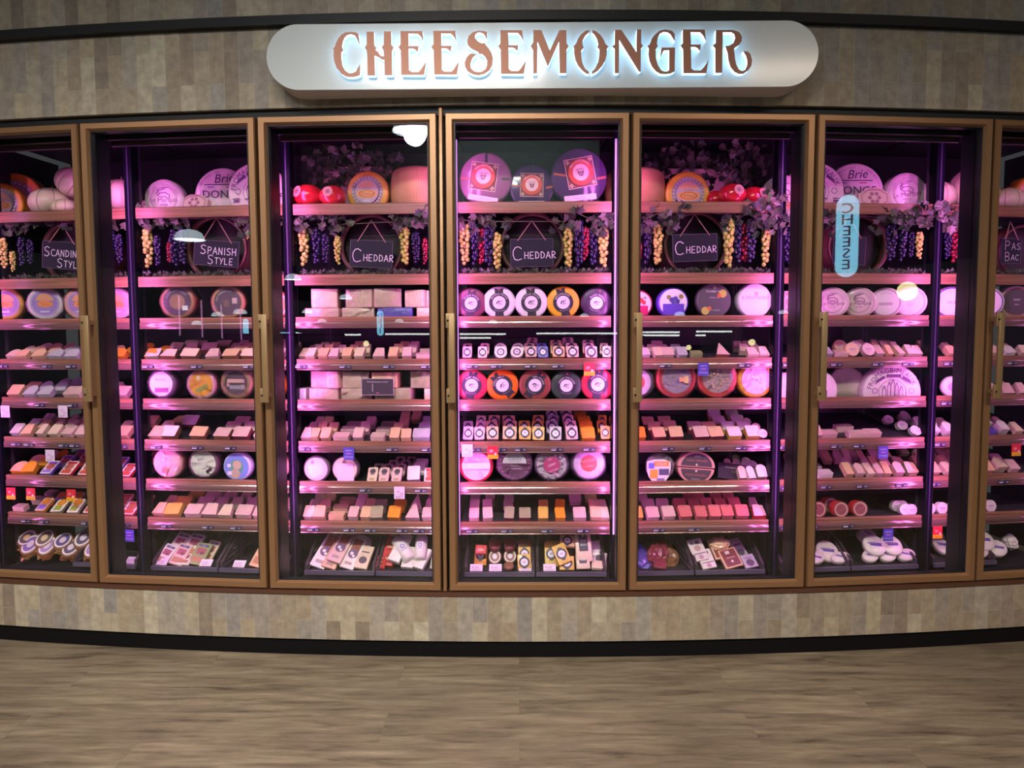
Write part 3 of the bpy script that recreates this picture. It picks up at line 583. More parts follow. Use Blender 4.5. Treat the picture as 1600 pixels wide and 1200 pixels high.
def st_bella(a, r, p):
    rot = p.get('rot', -.2); s = p.get('s', .52)*r; ox, oz = p.get('o', (0, .12*r))
    C = lambda x, z: (ox+x*cos(rot)-z*sin(rot), oz+x*sin(rot)+z*cos(rot))
    a.rect(ox, oz, 2.06*s, 2.06*s, (.75, .62, .55), rot); a.rect(ox, oz, 1.98*s, 1.98*s, (.22, .05, .05), rot)
    for sx in (-1, 1):
        for sz in (-1, 1):
            q = C(sx*.8*s, sz*.8*s)
            for k in range(4): a.disc(q[0]+.09*s*cos(k*pi/2), q[1]+.09*s*sin(k*pi/2), .055*s, (.8, .6, .4), 8)
    a.disc(ox, oz, .90*s, (.62, .06, .04)); a.disc(ox, oz, .56*s, (.86, .62, .55)); a.disc(ox, oz, .6*s, (.8, .5, .35), r2=.58*s)
    a.arc('BELLAVITANO', ox, oz, .80*s, .22*s, (.9, .75, .68), mid=pi/2+rot); a.text('RASPBERRY', *C(0, .22*s), .13*s, (.25, .05, .1), rot)
    for x0, z0, x1, z1 in ((-.18, .02, -.1, -.22), (-.1, -.22, .1, -.22), (.1, -.22, .18, .02), (.18, .02, -.18, .02), (-.2, .1, -.1, .02), (.2, .1, .1, .02)): a.stroke([C(x0*s, z0*s), C(x1*s, z1*s)], .05*s, (.12, .04, .06))
    a.disc(*C(-.07*s, -.07*s), .04*s, (.12, .04, .06), 10); a.disc(*C(.07*s, -.07*s), .04*s, (.12, .04, .06), 10); a.disc(*C(0, -.2*s), .05*s, (.12, .04, .06), 10)
    a.rect(ox-.02*r, -.74*r, 1.15*r, .2*r, (.78, .66, .72), p.get('sr', rot*.4)); a.text('serve chilled', -.02*r, -.74*r, .07*r, (.3, .2, .3), p.get('sr', rot*.4))
def st_marquis(a, r, p):
    c = (.30, .13, .28)
    a.disc(0, 0, .90*r, c, r2=.885*r); a.disc(0, 0, .84*r, c, r2=.83*r); a.disc(0, 0, .66*r, c, r2=.64*r); a.disc(0, 0, .60*r, c, r2=.59*r)
    a.arc('FROMAGE DE CHEVRE DOUX ET CREMEUX', 0, 0, .74*r, .10*r, c, sp=.05)
    for st in (((-.3, .05), (-.15, .18), (.1, .2), (.28, .08), (.3, -.06), (.2, -.1)), ((-.3, .05), (-.35, .2), (-.2, .3), (.05, .38)), ((-.2, .12), (-.3, .33), (-.1, .42), (.2, .45)), ((-.25, .02), (-.1, -.02), (.1, 0), (.2, -.1))):
        a.stroke([(x*r, z*r+.12*r) for x, z in st], .04*r, c)
    if p.get('t', 1): a.text('Le Marquis', 0, -.04*r, .30*r, c, p.get('rot', 0), sx=1.05); a.text('BUCHE', 0, -.28*r, .12*r, c)
def st_brie(a, r, p):
    c = (.06, .03, .10)
    a.arc('SOFT RIPENED CHEESE', 0, 0, .86*r, .08*r, (.2, .1, .2), mid=pi*.68); a.arc('MADE WITH LOVE', 0, 0, .86*r, .08*r, (.2, .1, .2), mid=pi*.22)
    a.text('Brie', .05*r, .64*r, .42*r, c, .05, shear=.25); a.rect(-.02*r, .42*r, 1.2*r, .03*r, c); a.rect(-.4*r, .34*r, .22*r, .035*r, (.2, .12, .5)); a.rect(.25*r, .34*r, .25*r, .035*r, (.6, .1, .2)); a.text('DONGE', 0, .10*r, .38*r, c, sx=1.05)
def st_meaux(a, r, p):
    c = (.13, .05, .17); rot = p.get('rot', 0)
    a.arc('FROMAGE', 0, 0, .80*r, .24*r, c, mid=pi/2+.70+rot, sp=.02); a.arc('de', 0, 0, .80*r, .15*r, c, mid=pi/2-.02+rot); a.arc('MEAUX', 0, 0, .80*r, .24*r, c, mid=pi/2-.66+rot, sp=.02)
    a.disc(0, 0, .47*r, c, r2=.455*r)
    C = lambda x, z: (x*cos(rot)-z*sin(rot), x*sin(rot)+z*cos(rot))
    for x, w, h in ((-.28, .12, .2), (-.12, .1, .34), (0, .12, .42), (.13, .1, .32), (.28, .12, .2)):
        for sg in (-1, 1): a.stroke([C((x+sg*w/2)*r, -.2*r), C((x+sg*w/2)*r, (h-.1)*r)], .02*r, c)
        a.stroke([C((x-w/2)*r, (h-.1)*r), C(x*r, (h+.05)*r), C((x+w/2)*r, (h-.1)*r)], .025*r, c)
    a.stroke([C(-.42*r, -.2*r), C(.42*r, -.2*r)], .04*r, c)
    for sg in (-1, 1):
        a.poly([C(sg*.28*r, .52*r), C(sg*.52*r, .38*r), C(sg*.62*r, .30*r), C(sg*.56*r, .46*r), C(sg*.32*r, .62*r)] if sg < 0 else [C(.32*r, .62*r), C(.56*r, .46*r), C(.62*r, .30*r), C(.52*r, .38*r), C(.28*r, .52*r)][::1], c)
        a.rect(*C(sg*.72*r, -.16*r), .24*r, .03*r, c, rot); a.rect(*C(sg*.72*r, -.24*r), .2*r, .05*r, c, rot); a.disc(*C(sg*.62*r, .08*r), .1*r, c, 14, r2=.08*r)
    a.poly([C(-.26*r, .56*r), C(.26*r, .56*r), C(.24*r, .66*r), C(-.24*r, .66*r)], c)
def st_plain(a, r, p):
    """round sticker: c field, e edge, t main words, k accent blob"""
    R_ = p.get('r', .8)*r; c = p.get('c', LIL); k = p.get('ink', INK); ro = p.get('rot', 0)
    if 'e' in p: a.disc(0, 0, R_*1.09, p['e'])
    a.disc(0, 0, R_, c)
    if 'h' in p: a.poly([(R_*cos(t), R_*sin(t)) for t in [pi*(-.02+1.04*i/18) for i in range(19)]], p['h'])
    if 'm' in p:
        rg = random.Random(int(r*1e5))
        for i in range(34):
            an = rg.random()*6.28; q = R_*.86*sqrt(rg.random()); a.disc(q*cos(an), q*sin(an), R_*rg.uniform(.04, .10), p['m'][i % len(p['m'])], 7)
    if 'n' in p: a.disc(0, 0, R_*.55, p['n'])
    for i, t in enumerate(p.get('t', ())):
        n = len(p['t']); zz_ = (n/2-.5-i)*R_*.38+p.get('dz', 0)*R_; a.text(t, -zz_*sin(ro), zz_*cos(ro), R_*p.get('h0', .26)*(1 if i == p.get('big', 0) else .62), k, ro)
    for x, z, q, cc in p.get('dots', ()): a.disc(x*R_, z*R_, q*R_, cc, 14)
    for x, z, w_, h_, cc in p.get('rects', ()): a.rect(x*R_, z*R_, w_*R_, h_*R_, cc, ro)
    if 'arc' in p: a.arc(p['arc'], 0, 0, R_*.82, R_*.17, k, mid=p.get('am', pi/2)+ro)
STY = dict(ring=st_ring, frico=st_frico, flame=st_flame, bella=st_bella, marquis=st_marquis, brie=st_brie, meaux=st_meaux, plain=st_plain)
def wrapshell(r, th, k=1.07, seed=0):
    rg = random.Random(seed); mb = MB(); n = 26
    prof = [(.0, -.004), (r*.7, -.004), (r*.98, -.003), (r*k, .01), (r*k*1.02, th*.5), (r*k*.97, th)]
    vs = []; fs = []
    for i in range(n):
        a = 2*pi*i/n
        for j, (q, y) in enumerate(prof):
            f = 1+(rg.uniform(-.04, .025) if j >= 2 else 0); vs.append((q*f*cos(a), y+(rg.uniform(-.002, .001) if j else 0), q*f*sin(a)))
    m = len(prof)
    for i in range(n):
        for j in range(m-1): fs.append((i*m+j, i*m+j+1, ((i+1) % n)*m+j+1, ((i+1) % n)*m+j))
    mb.add(vs, fs, M_FILM, False); return mb
def wheel(b, row, x, y, rp, col, style, p, label, yaw=0, th=.07, wrap=0, t=.338, group=None, name='round_cheese', cat='cheese', gloss=.35, edge=None, cutz=None, sx=1):
    if cutz is None: cutz = row == 'A'
    if row == 'A' and x < 700 or row == 'A' and x > 960: t = max(t, .42)
    u, z = loc(b, x, y, t); r = rp*(D+t+.06)/1100
    zb_ = board(b, row, t+th)+.0006; cut = None
    if cutz and z-r < zb_-.004: cut = zb_-z
    else: z = zb_+r*(1.10 if wrap else 1.0)
    e = thing(name, label, cat, b, u, t, z, radians(yaw), group)
    c = col if isinstance(col, tuple) else COLR[col][0]
    m = mat('rind_%02x%02x%02x' % tuple(int(v*255) for v in c), c, gloss, bump=.12, bscale=90, coat=.3, noise=.07, nscale=20)
    q = min(.008, r*.2)
    mb = MB(); mb.lathe([(0, 0), (r-q*1.3, 0), (r-q*.4, q*.3), (r, q*1.2), (r*1.004, th/2), (r, th-q*1.2), (r-q*1.3, th), (0, th)], edge or m, 40)
    if edge: mb.add([((r-q)*cos(i*pi/18), -.0001, (r-q)*sin(i*pi/18)) for i in range(36)], [tuple(range(36))], m)
    o = mb.build('rind', e)
    if cut is not None: clip_below(o.data, cut)
    if style:
        a = Art(-.0004); STY[style](a, r, p); o = a.build('printed_label', e)
        if cut is not None: clip_below(o.data, cut, False)
    if wrap: wrapshell(r, th, seed=int(x)).build('film_wrap', e)
    return e
# ------------------------------------------------------------ first shelf: display cheeses
def rball(b, x, y, rp, label, t=.37, yaw=0, sticker=1):
    u, z = loc(b, x, y, t); r = rp*(D+t)/1100; z = RZ['A'][0]-.012+r*.87
    e = thing('red_wax_cheese', label, 'cheese', b, u, t, z, radians(yaw), 'red wax ball cheeses')
    MB().ball((0, 0, 0), r, mat('red_wax', (.62, .012, .03), .22, coat=.7), 28, 18, (1.05, 1.05, .86)).build('wax_coat', e)
    if sticker:
        a = Art(0); a.disc(0, 0, .40*r, (.55, .25, .25)); a.disc(0, 0, .36*r, (.75, .25, .25), r2=.3*r); a.disc(0, 0, .16*r, (.25, .12, .12)); a.build('sticker', e, Matrix.Rotation(radians(-12), 4, 'X') @ Matrix.Translation((0, -r*1.052, 0)))
    return e
def pear(b, x, y, rx, label, t=.40, tall=1.0, stem=1, tiltd=0):
    u, z = loc(b, x, y, t); r = rx*(D+t)/1100
    h = r*tall; z0 = RZ['A'][0]-.012
    e = thing('corded_cheese', label, 'cheese', b, u, t, z0+h*.93 if tiltd < 100 else z, 0, 'pale corded cheeses')
    if tiltd: e.matrix_world = e.matrix_world @ Matrix.Rotation(radians(tiltd if tiltd < 100 else tiltd-100), 4, 'Y')
    n = 48; m = 20; vs = []; fs = []
    for i in range(n):
        a = 2*pi*i/n; lob = 1-.075*(1-abs(sin(4*a)))**3
        for j in range(m+1):
            ph = pi*j/m; q = sin(ph)**.9*lob; zz_ = -cos(ph); vs.append((r*q*cos(a), r*q*sin(a), h*zz_*(.93 if zz_ < 0 else 1.0)))
    for i in range(n):
        for j in range(m): fs.append((i*(m+1)+j, ((i+1) % n)*(m+1)+j, ((i+1) % n)*(m+1)+j+1, i*(m+1)+j+1))
    MB().add(vs, fs, mat('pale_wax', (.80, .62, .46), .38, coat=.25, noise=.06, nscale=12), True).build('wax_body', e)
    mb = MB()
    for k in range(4):
        a = k*pi/4+.0; pts = []
        for j in range(1, 24):
            ph = pi*j/24; q = sin(ph)**.9*.94; pts.append((r*q*cos(a), r*q*sin(a), -h*cos(ph)*(.93 if cos(ph) > 0 else 1.0)))
        mb.tube(pts, .0016, mat('cord', (.45, .28, .22), .8), 5)
        mb.tube([(-x_, -y_, z_) for x_, y_, z_ in pts], .0016, mat('cord'), 5)
    if stem: mb.tube([(0, 0, h*.96), (.002, 0, h*1.1), (0, 0, h*1.14)], .003, mat('cord'), 5)
    mb.build('cord', e); return e
def drum(b, x, y0, wpx, label, t=.36):
    u, _ = loc(b, x, 300, t+.12); w_ = wpx/2*(D+t+.12)/1100; z0 = RZ['A'][0]-.0122; _, z1 = loc(b, x, y0, t+.1); h = z1-z0
    e = thing('cheese_drum', label, 'cheese', b, u, t+w_, z0, 0, 'dotted-rind drum cheeses')
    m = bpy.data.materials.get('dotted_rind') or mat('dotted_rind', (.78, .42, .20), .5, noise=.12, nscale=14)
    n = 24; prof = [(0, 0), (w_*.86, 0), (w_*.93, h*.04)]+[(w_*(.93+.09*sin(pi*k/9)), h*(.06+.86*k/9)) for k in range(10)]+[(w_*.80, h*.985), (w_*.70, h), (0, h)]
    MB().lathe(prof, m, 48, None, 'z').build('rind', e)
    mb = MB(); dm = paint((.58, .26, .12))
    for i in range(40):
        a = pi+pi*i/40
        for k in range(16):
            zz_ = h*(.12+.76*k/16); rr_ = w_*(.93+.09*sin(pi*(zz_/h-.06)/.86))+.0006; d = .0022
            ca, sa = cos(a), sin(a); tx, ty = -sa, ca
            mb.add([(rr_*ca-tx*d, rr_*sa-ty*d, zz_-d*1.3), (rr_*ca+tx*d, rr_*sa+ty*d, zz_-d*1.3), (rr_*ca+tx*d, rr_*sa+ty*d, zz_+d*1.3), (rr_*ca-tx*d, rr_*sa-ty*d, zz_+d*1.3)], [(0, 1, 2, 3)], dm)
    tag(mb.build('pressed_dots', e), None)
def octbox(b, x, y, wp, hp, label, t=.39, yaw=0):
    u, z = loc(b, x, y, t); w_ = wp/2*(D+t)/1100; r = w_; z = RZ['A'][0]-.0
    e = thing('octagonal_cheese_box', label, 'box', b, u, t, z, radians(yaw), 'octagonal cheese boxes')
    pts = [(r*cos(pi/8+k*pi/4)/cos(pi/8), r+r*sin(pi/8+k*pi/4)/cos(pi/8)) for k in range(8)]; pts = [(a, z_*hp) for a, z_ in pts]
    lean = Matrix.Rotation(radians(-14), 4, 'X')
    MB().prism(pts, 0, .05, mat('pale_card', (.72, .52, .42), .6)).build('card_box', e, lean)
    a = Art(-.0003); c = (.35, .15, .2); cx, cz = 0, r*hp
    for q in (.86, .78):
        P = [(cx+(x_-cx)*q, cz+(z_-cz)*q) for x_, z_ in pts]; a.stroke(P+[P[0]], .0022, c)
    for k in range(6): an = k*1.05; a.disc(cx+.3*r*cos(an), cz+.3*r*sin(an), .13*r, c, 9)
    a.text('affine', cx, cz-.5*r*hp, .2*r, c); a.build('printed_front', e, lean)
ORW = (.85, .36, .02)
wheel(0, 'A', 22, 317, 48, (.78, .26, .04), 'frico', {}, 'large orange wheel with patterned label at the end of the top shelf', yaw=12, t=.50, gloss=.4)
wheel(0, 'A', 2, 318, 33, ORW, 'frico', {}, 'smaller orange-yellow wheel leaning before the large orange one', yaw=18, t=.36)
pear(0, 82, 306, 35, 'pale ribbed corded cheese beside the orange wheels, top shelf', t=.44, tall=.72)
pear(0, 113, 286, 26, 'small pale corded ball perched on top of the ribbed cheeses', t=.42, tiltd=140, tall=.9, stem=0)
pear(0, 100, 315, 20, 'low pale corded cheese in front of the ribbed one', t=.35, tall=.62, stem=0)
pear(0, 190, 300, 30, 'pale corded pear cheese with tied tip beside the first upright', t=.42, tall=.98)
octbox(1, 226, 310, 30, .7, 'small pale card box tucked behind the hare-print wheel', t=.44, yaw=14)
WHT = (.84, .68, .66)
wheel(1, 'A', 256, 311, 31, WHT, 'marquis', {}, 'white hare-print cheese wheel on the Spanish-sign top shelf', yaw=6, th=.06)
octbox(1, 301, 310, 46, .62, 'pale octagonal card box between hare-print and oval-script wheels', t=.42, yaw=-4)
wheel(1, 'A', 348, 308, 45, WHT, 'brie', {}, 'big white Brie wheel with black script, Spanish-sign top shelf', yaw=4, t=.46, th=.05)
wheel(1, 'A', 402, 300, 45, WHT, 'meaux', {'rot': .12}, 'big white castle-print wheel cut off by the copper frame, Spanish-sign side', yaw=8, t=.37, th=.05)
rball(2, 482, 303, 22, 'red wax ball cheese standing by the black upright', yaw=-30)
rball(2, 520, 310, 20, 'red wax ball cheese beside the orange Frico wheel, ivy pot behind', yaw=-5, t=.35)
wheel(2, 'A', 574, 300, 32, (.82, .40, .06), 'frico', {}, 'orange Frico wheel on the shelf before the first ivy pot', t=.36, th=.08)
drum(2, 655, 264, 88, 'tall dotted-rind drum cheese by the third door edge')
DKW = mat('dark_wax', (.16, .08, .22), .16, .25, coat=.8)
for x, y, r, ro, oo, sr, lb in ((758, 274, 40, -.16, (-.06, .10), -.18, 'first of three large glossy wheels with square red badge, ivory face'), (831, 292, 34, -.03, (0, .08), 0, 'smallest of three glossy dark wheels with square red badge'), (906, 275, 43, .20, (.02, .14), .12, 'largest glossy purple-black wheel with tilted square red badge')):
    rr_ = r*(D+.4)/1100; c = (.30, .15, .22) if x == 758 else (.075, .035, .11)
    e = wheel(3, 'A', x, y, r, c, 'bella', {'rot': ro, 'o': (oo[0]*rr_, oo[1]*rr_), 'sr': sr, 's': .50}, lb, yaw=(-6 if x == 758 else 8 if x > 900 else 0), th=.09, gloss=.13)
    a = Art(-.00025)
    if x < 850: a.rect(.05*rr_, .75*rr_, .10*rr_, .42*rr_, (.02, .015, .03))
    a.rect(-.72*rr_, .05*rr_, .45*rr_, .07*rr_, (.5, .12, .06), -.12); a.rect(.78*rr_, -.02*rr_, .32*rr_, .09*rr_, (.35, .06, .04) if x > 800 else (.05, .02, .03), -.1 if x < 800 else .2); a.build('ribbon', e)
drum(4, 993, 266, 92, 'tall dotted-rind drum cheese behind the frame of the middle door')
wheel(4, 'A', 1075, 303, 34, (.86, .44, .05), 'frico', {}, 'yellow-orange Frico wheel on the shelf before the second ivy pot', t=.36, th=.08)
rball(4, 1118, 308, 17, 'half-hidden little red wax ball beside the yellow-orange wheel', t=.44, sticker=0)
rball(4, 1144, 306, 20, 'red wax ball cheese, middle one of the three', yaw=10, t=.35)
rball(4, 1177, 301, 20, 'red wax ball cheese next to the pale hare-print wheel', yaw=25, t=.42)
wheel(4, 'A', 1224, 306, 32, WHT, 'marquis', {'t': 0}, 'pale hare-print wheel hidden partly behind upright and ivy leaves', yaw=-4, t=.42, th=.05)
wheel(5, 'A', 1273, 300, 45, WHT, 'meaux', {'rot': -.1}, 'big white castle-print wheel behind the copper frame, hare-print wheels around', yaw=-8, t=.38, th=.05)
wheel(5, 'A', 1336, 302, 46, WHT, 'brie', {}, 'big white Brie wheel above the glowing blue sign reflection', yaw=-4, t=.46, th=.05)
octbox(5, 1368, 310, 48, .68, 'pale octagonal card box leaning before the far Brie wheel', t=.40, yaw=-8)
wheel(5, 'A', 1417, 302, 32, WHT, 'marquis', {'rot': .12}, 'white hare-print cheese wheel beside the far upright', yaw=-5, t=.35, th=.06)
pear(5, 1460, 303, 32, 'pale ribbed cheese behind the far hare-print wheel', t=.46, tall=.80, stem=0)
pear(6, 1520, 292, 37, 'large pale corded cheese past the last upright', t=.44, tall=1.0)
pear(6, 1572, 303, 28, 'pale corded cheese in the last narrow door', t=.42, tall=.75, stem=0)
wheel(6, 'A', 1612, 305, 30, ORW, None, {}, 'orange wheel just showing at the last door edge', t=.40)

# ------------------------------------------------------------ greenery, grapes, barrels and chalkboards
LEAFM = [mat('leaf_%d' % i, c, .5, coat=.1) for i, c in enumerate(((.04, .055, .028), (.07, .08, .045), (.028, .042, .028), (.11, .105, .075)))]
def leaf(mb, c, s, rg, m, face=None):
    pts = [(0, -.5), (.22, -.42), (.5, -.3), (.38, -.02), (.55, .22), (.25, .22), (.0, .62), (-.25, .22), (-.55, .22), (-.38, -.02), (-.5, -.3), (-.22, -.42)]
    M = Matrix.Translation(c) @ Matrix.Rotation(rg.uniform(-.9, .9), 4, 'Z') @ Matrix.Rotation(rg.uniform(-.7, .9), 4, 'X') @ Matrix.Rotation(rg.uniform(0, 6.28), 4, 'Y')
    vs = [(x*s, -abs(x)*s*.35+.02*s, z*s) for x, z in pts]+[(0, .03*s, 0)]; n = len(pts)
    mb.add(vs, [(i, (i+1) % n, n) for i in range(n)], m, False, M)
def ivy(b, clusters, name, label, seed, vine=None, size=.036, group=None):
    rg = random.Random(seed); e = thing(name, label, 'artificial ivy', b, 0, 0, 0, 0, group); mb = MB()
    for x, y, sx, sy, n, t in clusters:
        for k in range(n):
            u, z = loc(b, x+rg.gauss(0, .5)*sx, y+rg.gauss(0, .5)*sy, t+rg.uniform(-.03, .03)); leaf(mb, (u, t+rg.uniform(-.02, .02), z), size*rg.uniform(.7, 1.25), rg, LEAFM[rg.randrange(4)])
    mb.build('foliage', e)
    if vine:
        pts = []
        for x, y, t in vine: u, z = loc(b, x, y, t); pts.append((u, t, z))
        MB().tube(pts, .0022, mat('vine', (.12, .10, .06), .8), 5).build('vine', e)
    return e
def planter(b, x0, x1, y0, cl, label, seed):
    t = .60; u0, z1 = loc(b, x0, y0, t); u1, _ = loc(b, x1, y0, t); z0 = RZ['A'][0]-.013
    e = thing('ivy_planter', label, 'planter', b, (u0+u1)/2, t, z0+.0008, 0, 'ivy planters on the top shelves'); w_ = (u1-u0)/2; h = z1-z0; mb = MB()
    m = mat('planter_paint', (.62, .40, .34), .6, noise=.15, nscale=10)
    for lo, hi in (((-w_, 0, 0), (w_, .01, h)), ((-w_, .11, 0), (w_, .12, h)), ((-w_, .01, 0), (-w_+.01, .11, h)), ((w_-.01, .01, 0), (w_, .11, h)), ((-w_+.01, .01, 0), (w_-.01, .11, .01))): mb.box(lo, hi, m)
    mb.box((-w_-.006, -.005, h-.022), (w_+.006, .0, h), m); mb.build('pot', e)
    rg = random.Random(seed); mb = MB()
    for x, y, sx, sy, n in cl:
        for k in range(n):
            tt = t-.03+rg.uniform(-.04, .08); u, z = loc(b, x+rg.gauss(0, .5)*sx, y+rg.gauss(0, .5)*sy, tt); leaf(mb, (u-(u0+u1)/2, tt-t, z-z0), rg.uniform(.026, .045), rg, LEAFM[rg.randrange(4)])
    mb.build('foliage', e)
planter(2, 505, 612, 262, [(550, 262, 70, 36, 90), (500, 285, 22, 38, 26), (600, 270, 34, 40, 40), (525, 250, 30, 24, 26)], 'pink-lit ivy planter behind the orange wheel, third door', 3)
planter(4, 1038, 1150, 264, [(1100, 258, 90, 34, 110), (1165, 255, 34, 44, 40), (1045, 262, 30, 30, 26), (1155, 285, 14, 24, 12)], 'pink-lit ivy planter behind the yellow-orange wheel, fifth door', 4)
mb = MB(); rg = random.Random(5)
u0, z0 = loc(3, 893, 245, .62); e = thing('dry_grass_tuft', 'dark spiky grass tuft behind the largest purple-black wheel', 'plant', 3, u0, .62, RZ['A'][0]-.013)
for k in range(40):
    a = rg.gauss(0, .28); h = rg.uniform(.16, .30); mb.tube([(0+rg.uniform(-.02, .02), rg.uniform(-.02, .02), 0), (a*.05, 0, h*.6), (a*.16, 0, h)], [.002, .0016, .0004], mat('dark_grass', (.03, .03, .03), .8), 4)
mb.build('blades', e)
GV = {0: [(10, 350, 34, 14, 22, .34), (45, 345, 30, 14, 20, .34), (112, 350, 14, 18, 8, .36), (172, 345, 22, 20, 14, .33)],
      1: [(222, 345, 30, 16, 16, .33), (262, 345, 34, 14, 22, .35), (380, 345, 18, 26, 12, .33), (395, 365, 14, 16, 8, .35), (432, 340, 10, 22, 8, .34)],
      2: [(505, 338, 34, 12, 24, .33), (470, 348, 20, 20, 12, .33), (525, 355, 16, 20, 12, .35), (625, 350, 12, 14, 8, .34), (655, 342, 30, 16, 22, .31), (668, 335, 12, 10, 8, .29), (640, 345, 20, 16, 10, .34)],
      3: [(722, 350, 16, 16, 8, .34), (745, 345, 22, 14, 12, .35), (775, 350, 26, 20, 14, .33), (898, 335, 12, 24, 7, .29), (880, 350, 18, 20, 12, .34), (930, 350, 30, 18, 22, .33), (948, 345, 12, 20, 10, .31)],
      4: [(1010, 345, 24, 16, 14, .32), (1035, 335, 16, 12, 10, .30), (1063, 330, 18, 10, 8, .31), (1045, 348, 22, 12, 12, .34), (1140, 340, 24, 16, 16, .34), (1172, 328, 18, 12, 10, .29), (1205, 322, 22, 26, 24, .27), (1200, 348, 34, 14, 22, .29), (1220, 345, 18, 18, 10, .28)],
      5: [(1300, 335, 20, 12, 12, .30), (1295, 355, 16, 16, 10, .30), (1380, 345, 22, 16, 14, .34), (1420, 340, 36, 14, 26, .30), (1455, 330, 40, 14, 26, .27), (1465, 345, 30, 18, 20, .29), (1412, 350, 20, 16, 10, .3)],
      6: [(1493, 345, 24, 20, 18, .31), (1500, 332, 18, 10, 8, .30)]}
for b, cl in GV.items():
    xs = sorted(c[0] for c in cl)
    ivy(b, cl, 'ivy_garland', 'dusty green ivy garland under the top shelf, %s door' % ORD[b], 20+b, [(xs[0]-12, 340, .34)]+[(c[0], c[1]-4, c[5]) for c in sorted(cl)]+[(xs[-1]+10, 342, .34)], group='ivy garlands over the grapes')
    rg = random.Random(40+b); mb = MB(); zb = board(b, 'B', .4)+.0006
    for k in range(520 if b not in (0, 6) else 300):
        u = rg.uniform(-HW[b]+.04, HW[b]-.04); t = rg.uniform(.315, .42); h = rg.uniform(.006, .036); s = rg.uniform(.005, .010)
        mb.add([(u-s, t, zb+h-s), (u+s, t+rg.uniform(-s, s), zb+h-s*.4), (u+rg.uniform(-s, s), t-.003, zb+h+s)], [(0, 1, 2)], LEAFM[rg.randrange(4)])
    mb.box((-HW[b]+.035, .325, zb), (HW[b]-.035, .45, zb+.008), LEAFM[2])
    o = mb.build('moss'); o.matrix_world = BAY[b]; tag(o, 'fine dark green moss strewn along the grape shelf, %s door' % ORD[b], 'moss', kind='stuff')
GC = dict(g=(.60, .60, .12), p=(.016, .013, .055), r=(.26, .010, .03))
GN = dict(g='yellow-green', p='dark purple', r='red')
GPROTO = {}
def bunch_mesh(c, v):
    if (c, v) in GPROTO: return GPROTO[c, v]
    rg = random.Random(100+v); mb = MB(); m = mat('grape_'+c, GC[c], .22, coat=.5, noise=.25, nscale=30); H = .15
    for k in range(12):
        f = k/11; z = -f*H; rad = (.021*(1-.5*f))*(.6+.4*min(1, f*5)); n = max(1, int(4.6-2.6*f))
        for j in range(n):
            a = 6.28*j/n+k*1.3+rg.uniform(-.3, .3); q = rad*rg.uniform(.7, 1.05); mb.ball((q*cos(a), q*sin(a)*.8, z+rg.uniform(-.004, .004)), rg.uniform(.0088, .0104), m, 12, 8)
    g = mb.mesh('grapes'); mb = MB(); mb.tube([(0, 0, .018), (.002, 0, 0), (0, 0, -H*.8)], .0015, mat('vine', (.12, .10, .06), .8), 5)
    GPROTO[c, v] = (g, mb.mesh('stem')); return GPROTO[c, v]
GR = {0: [(4,372,418,'g'),(19,392,424,'g'),(33,370,415,'p'),(46,374,412,'p'),(158,372,416,'p'),(171,355,416,'p'),(185,366,410,'p'),(168,392,420,'g')],
      1: [(209,362,418,'g'),(230,358,416,'g'),(246,368,415,'p'),(264,378,410,'r'),(272,360,414,'p'),(284,356,412,'p'),(386,352,374,'g'),(431,358,412,'p')],
      2: [(456,365,412,'g'),(474,354,413,'g'),(494,358,412,'p'),(508,366,410,'p'),(527,368,412,'g'),(632,353,412,'g'),(650,362,410,'p'),(664,372,412,'r'),(675,358,410,'p')],
      3: [(726,352,412,'g'),(742,348,412,'p'),(753,358,412,'r'),(763,352,414,'p'),(777,365,424,'g'),(888,356,416,'g'),(905,345,415,'p'),(915,355,405,'r'),(927,350,414,'p'),(943,354,416,'g')],
      4: [(1000,378,406,'r'),(1012,338,410,'p'),(1028,350,412,'g'),(1139,343,416,'g'),(1153,342,408,'p'),(1164,350,408,'r'),(1175,340,408,'p'),(1197,355,414,'g'),(1211,378,414,'g'),(1232,355,412,'p'),(1241,352,410,'p')],
      5: [(1394,350,406,'p'),(1411,350,406,'p'),(1424,362,402,'p'),(1437,362,404,'g'),(1456,362,402,'g')],
      6: [(1482,360,404,'p'),(1494,354,408,'r'),(1506,355,408,'p')]}
ci = {}
for b, L in GR.items():
    for k, (x, y0, y1, c) in enumerate(L):
        t = .345+.02*((k*7) % 3)/2; u, za = loc(b, x, y0, t); _, zb = loc(b, x, y1, t); g, s = bunch_mesh(c, k % 3)
        ci[b, c] = ci.get((b, c), 0)+1
        e = thing('grape_bunch', '%s grape bunch hanging below ivy, %s of its colour, %s door' % (GN[c], ORD[ci[b, c]-1], ORD[b]), 'grapes', b, u, t, za-.008, k*1.1, 'plastic grape bunches')
        sc = (za-zb-.012)/.15; e.scale = (sc, sc, sc) if sc < .9 else (1, 1, sc)
        for nm, me in (('grapes', g), ('stem', s)):
            o = bpy.data.objects.new(nm, me); COL.objects.link(o); o.parent = e
M_STAVE = wood_mat('barrel_wood', (.10, .035, .03), (.20, .075, .06), .5, 1)
CHALK = (.78, .68, .80)
BAR = [(0, 108, 384, 50), (1, 337, 384, 51), (2, 580, 384, 50), (3, 832, 385, 50), (4, 1088, 381, 51), (5, 1342, 381, 50), (6, 1600, 384, 44)]
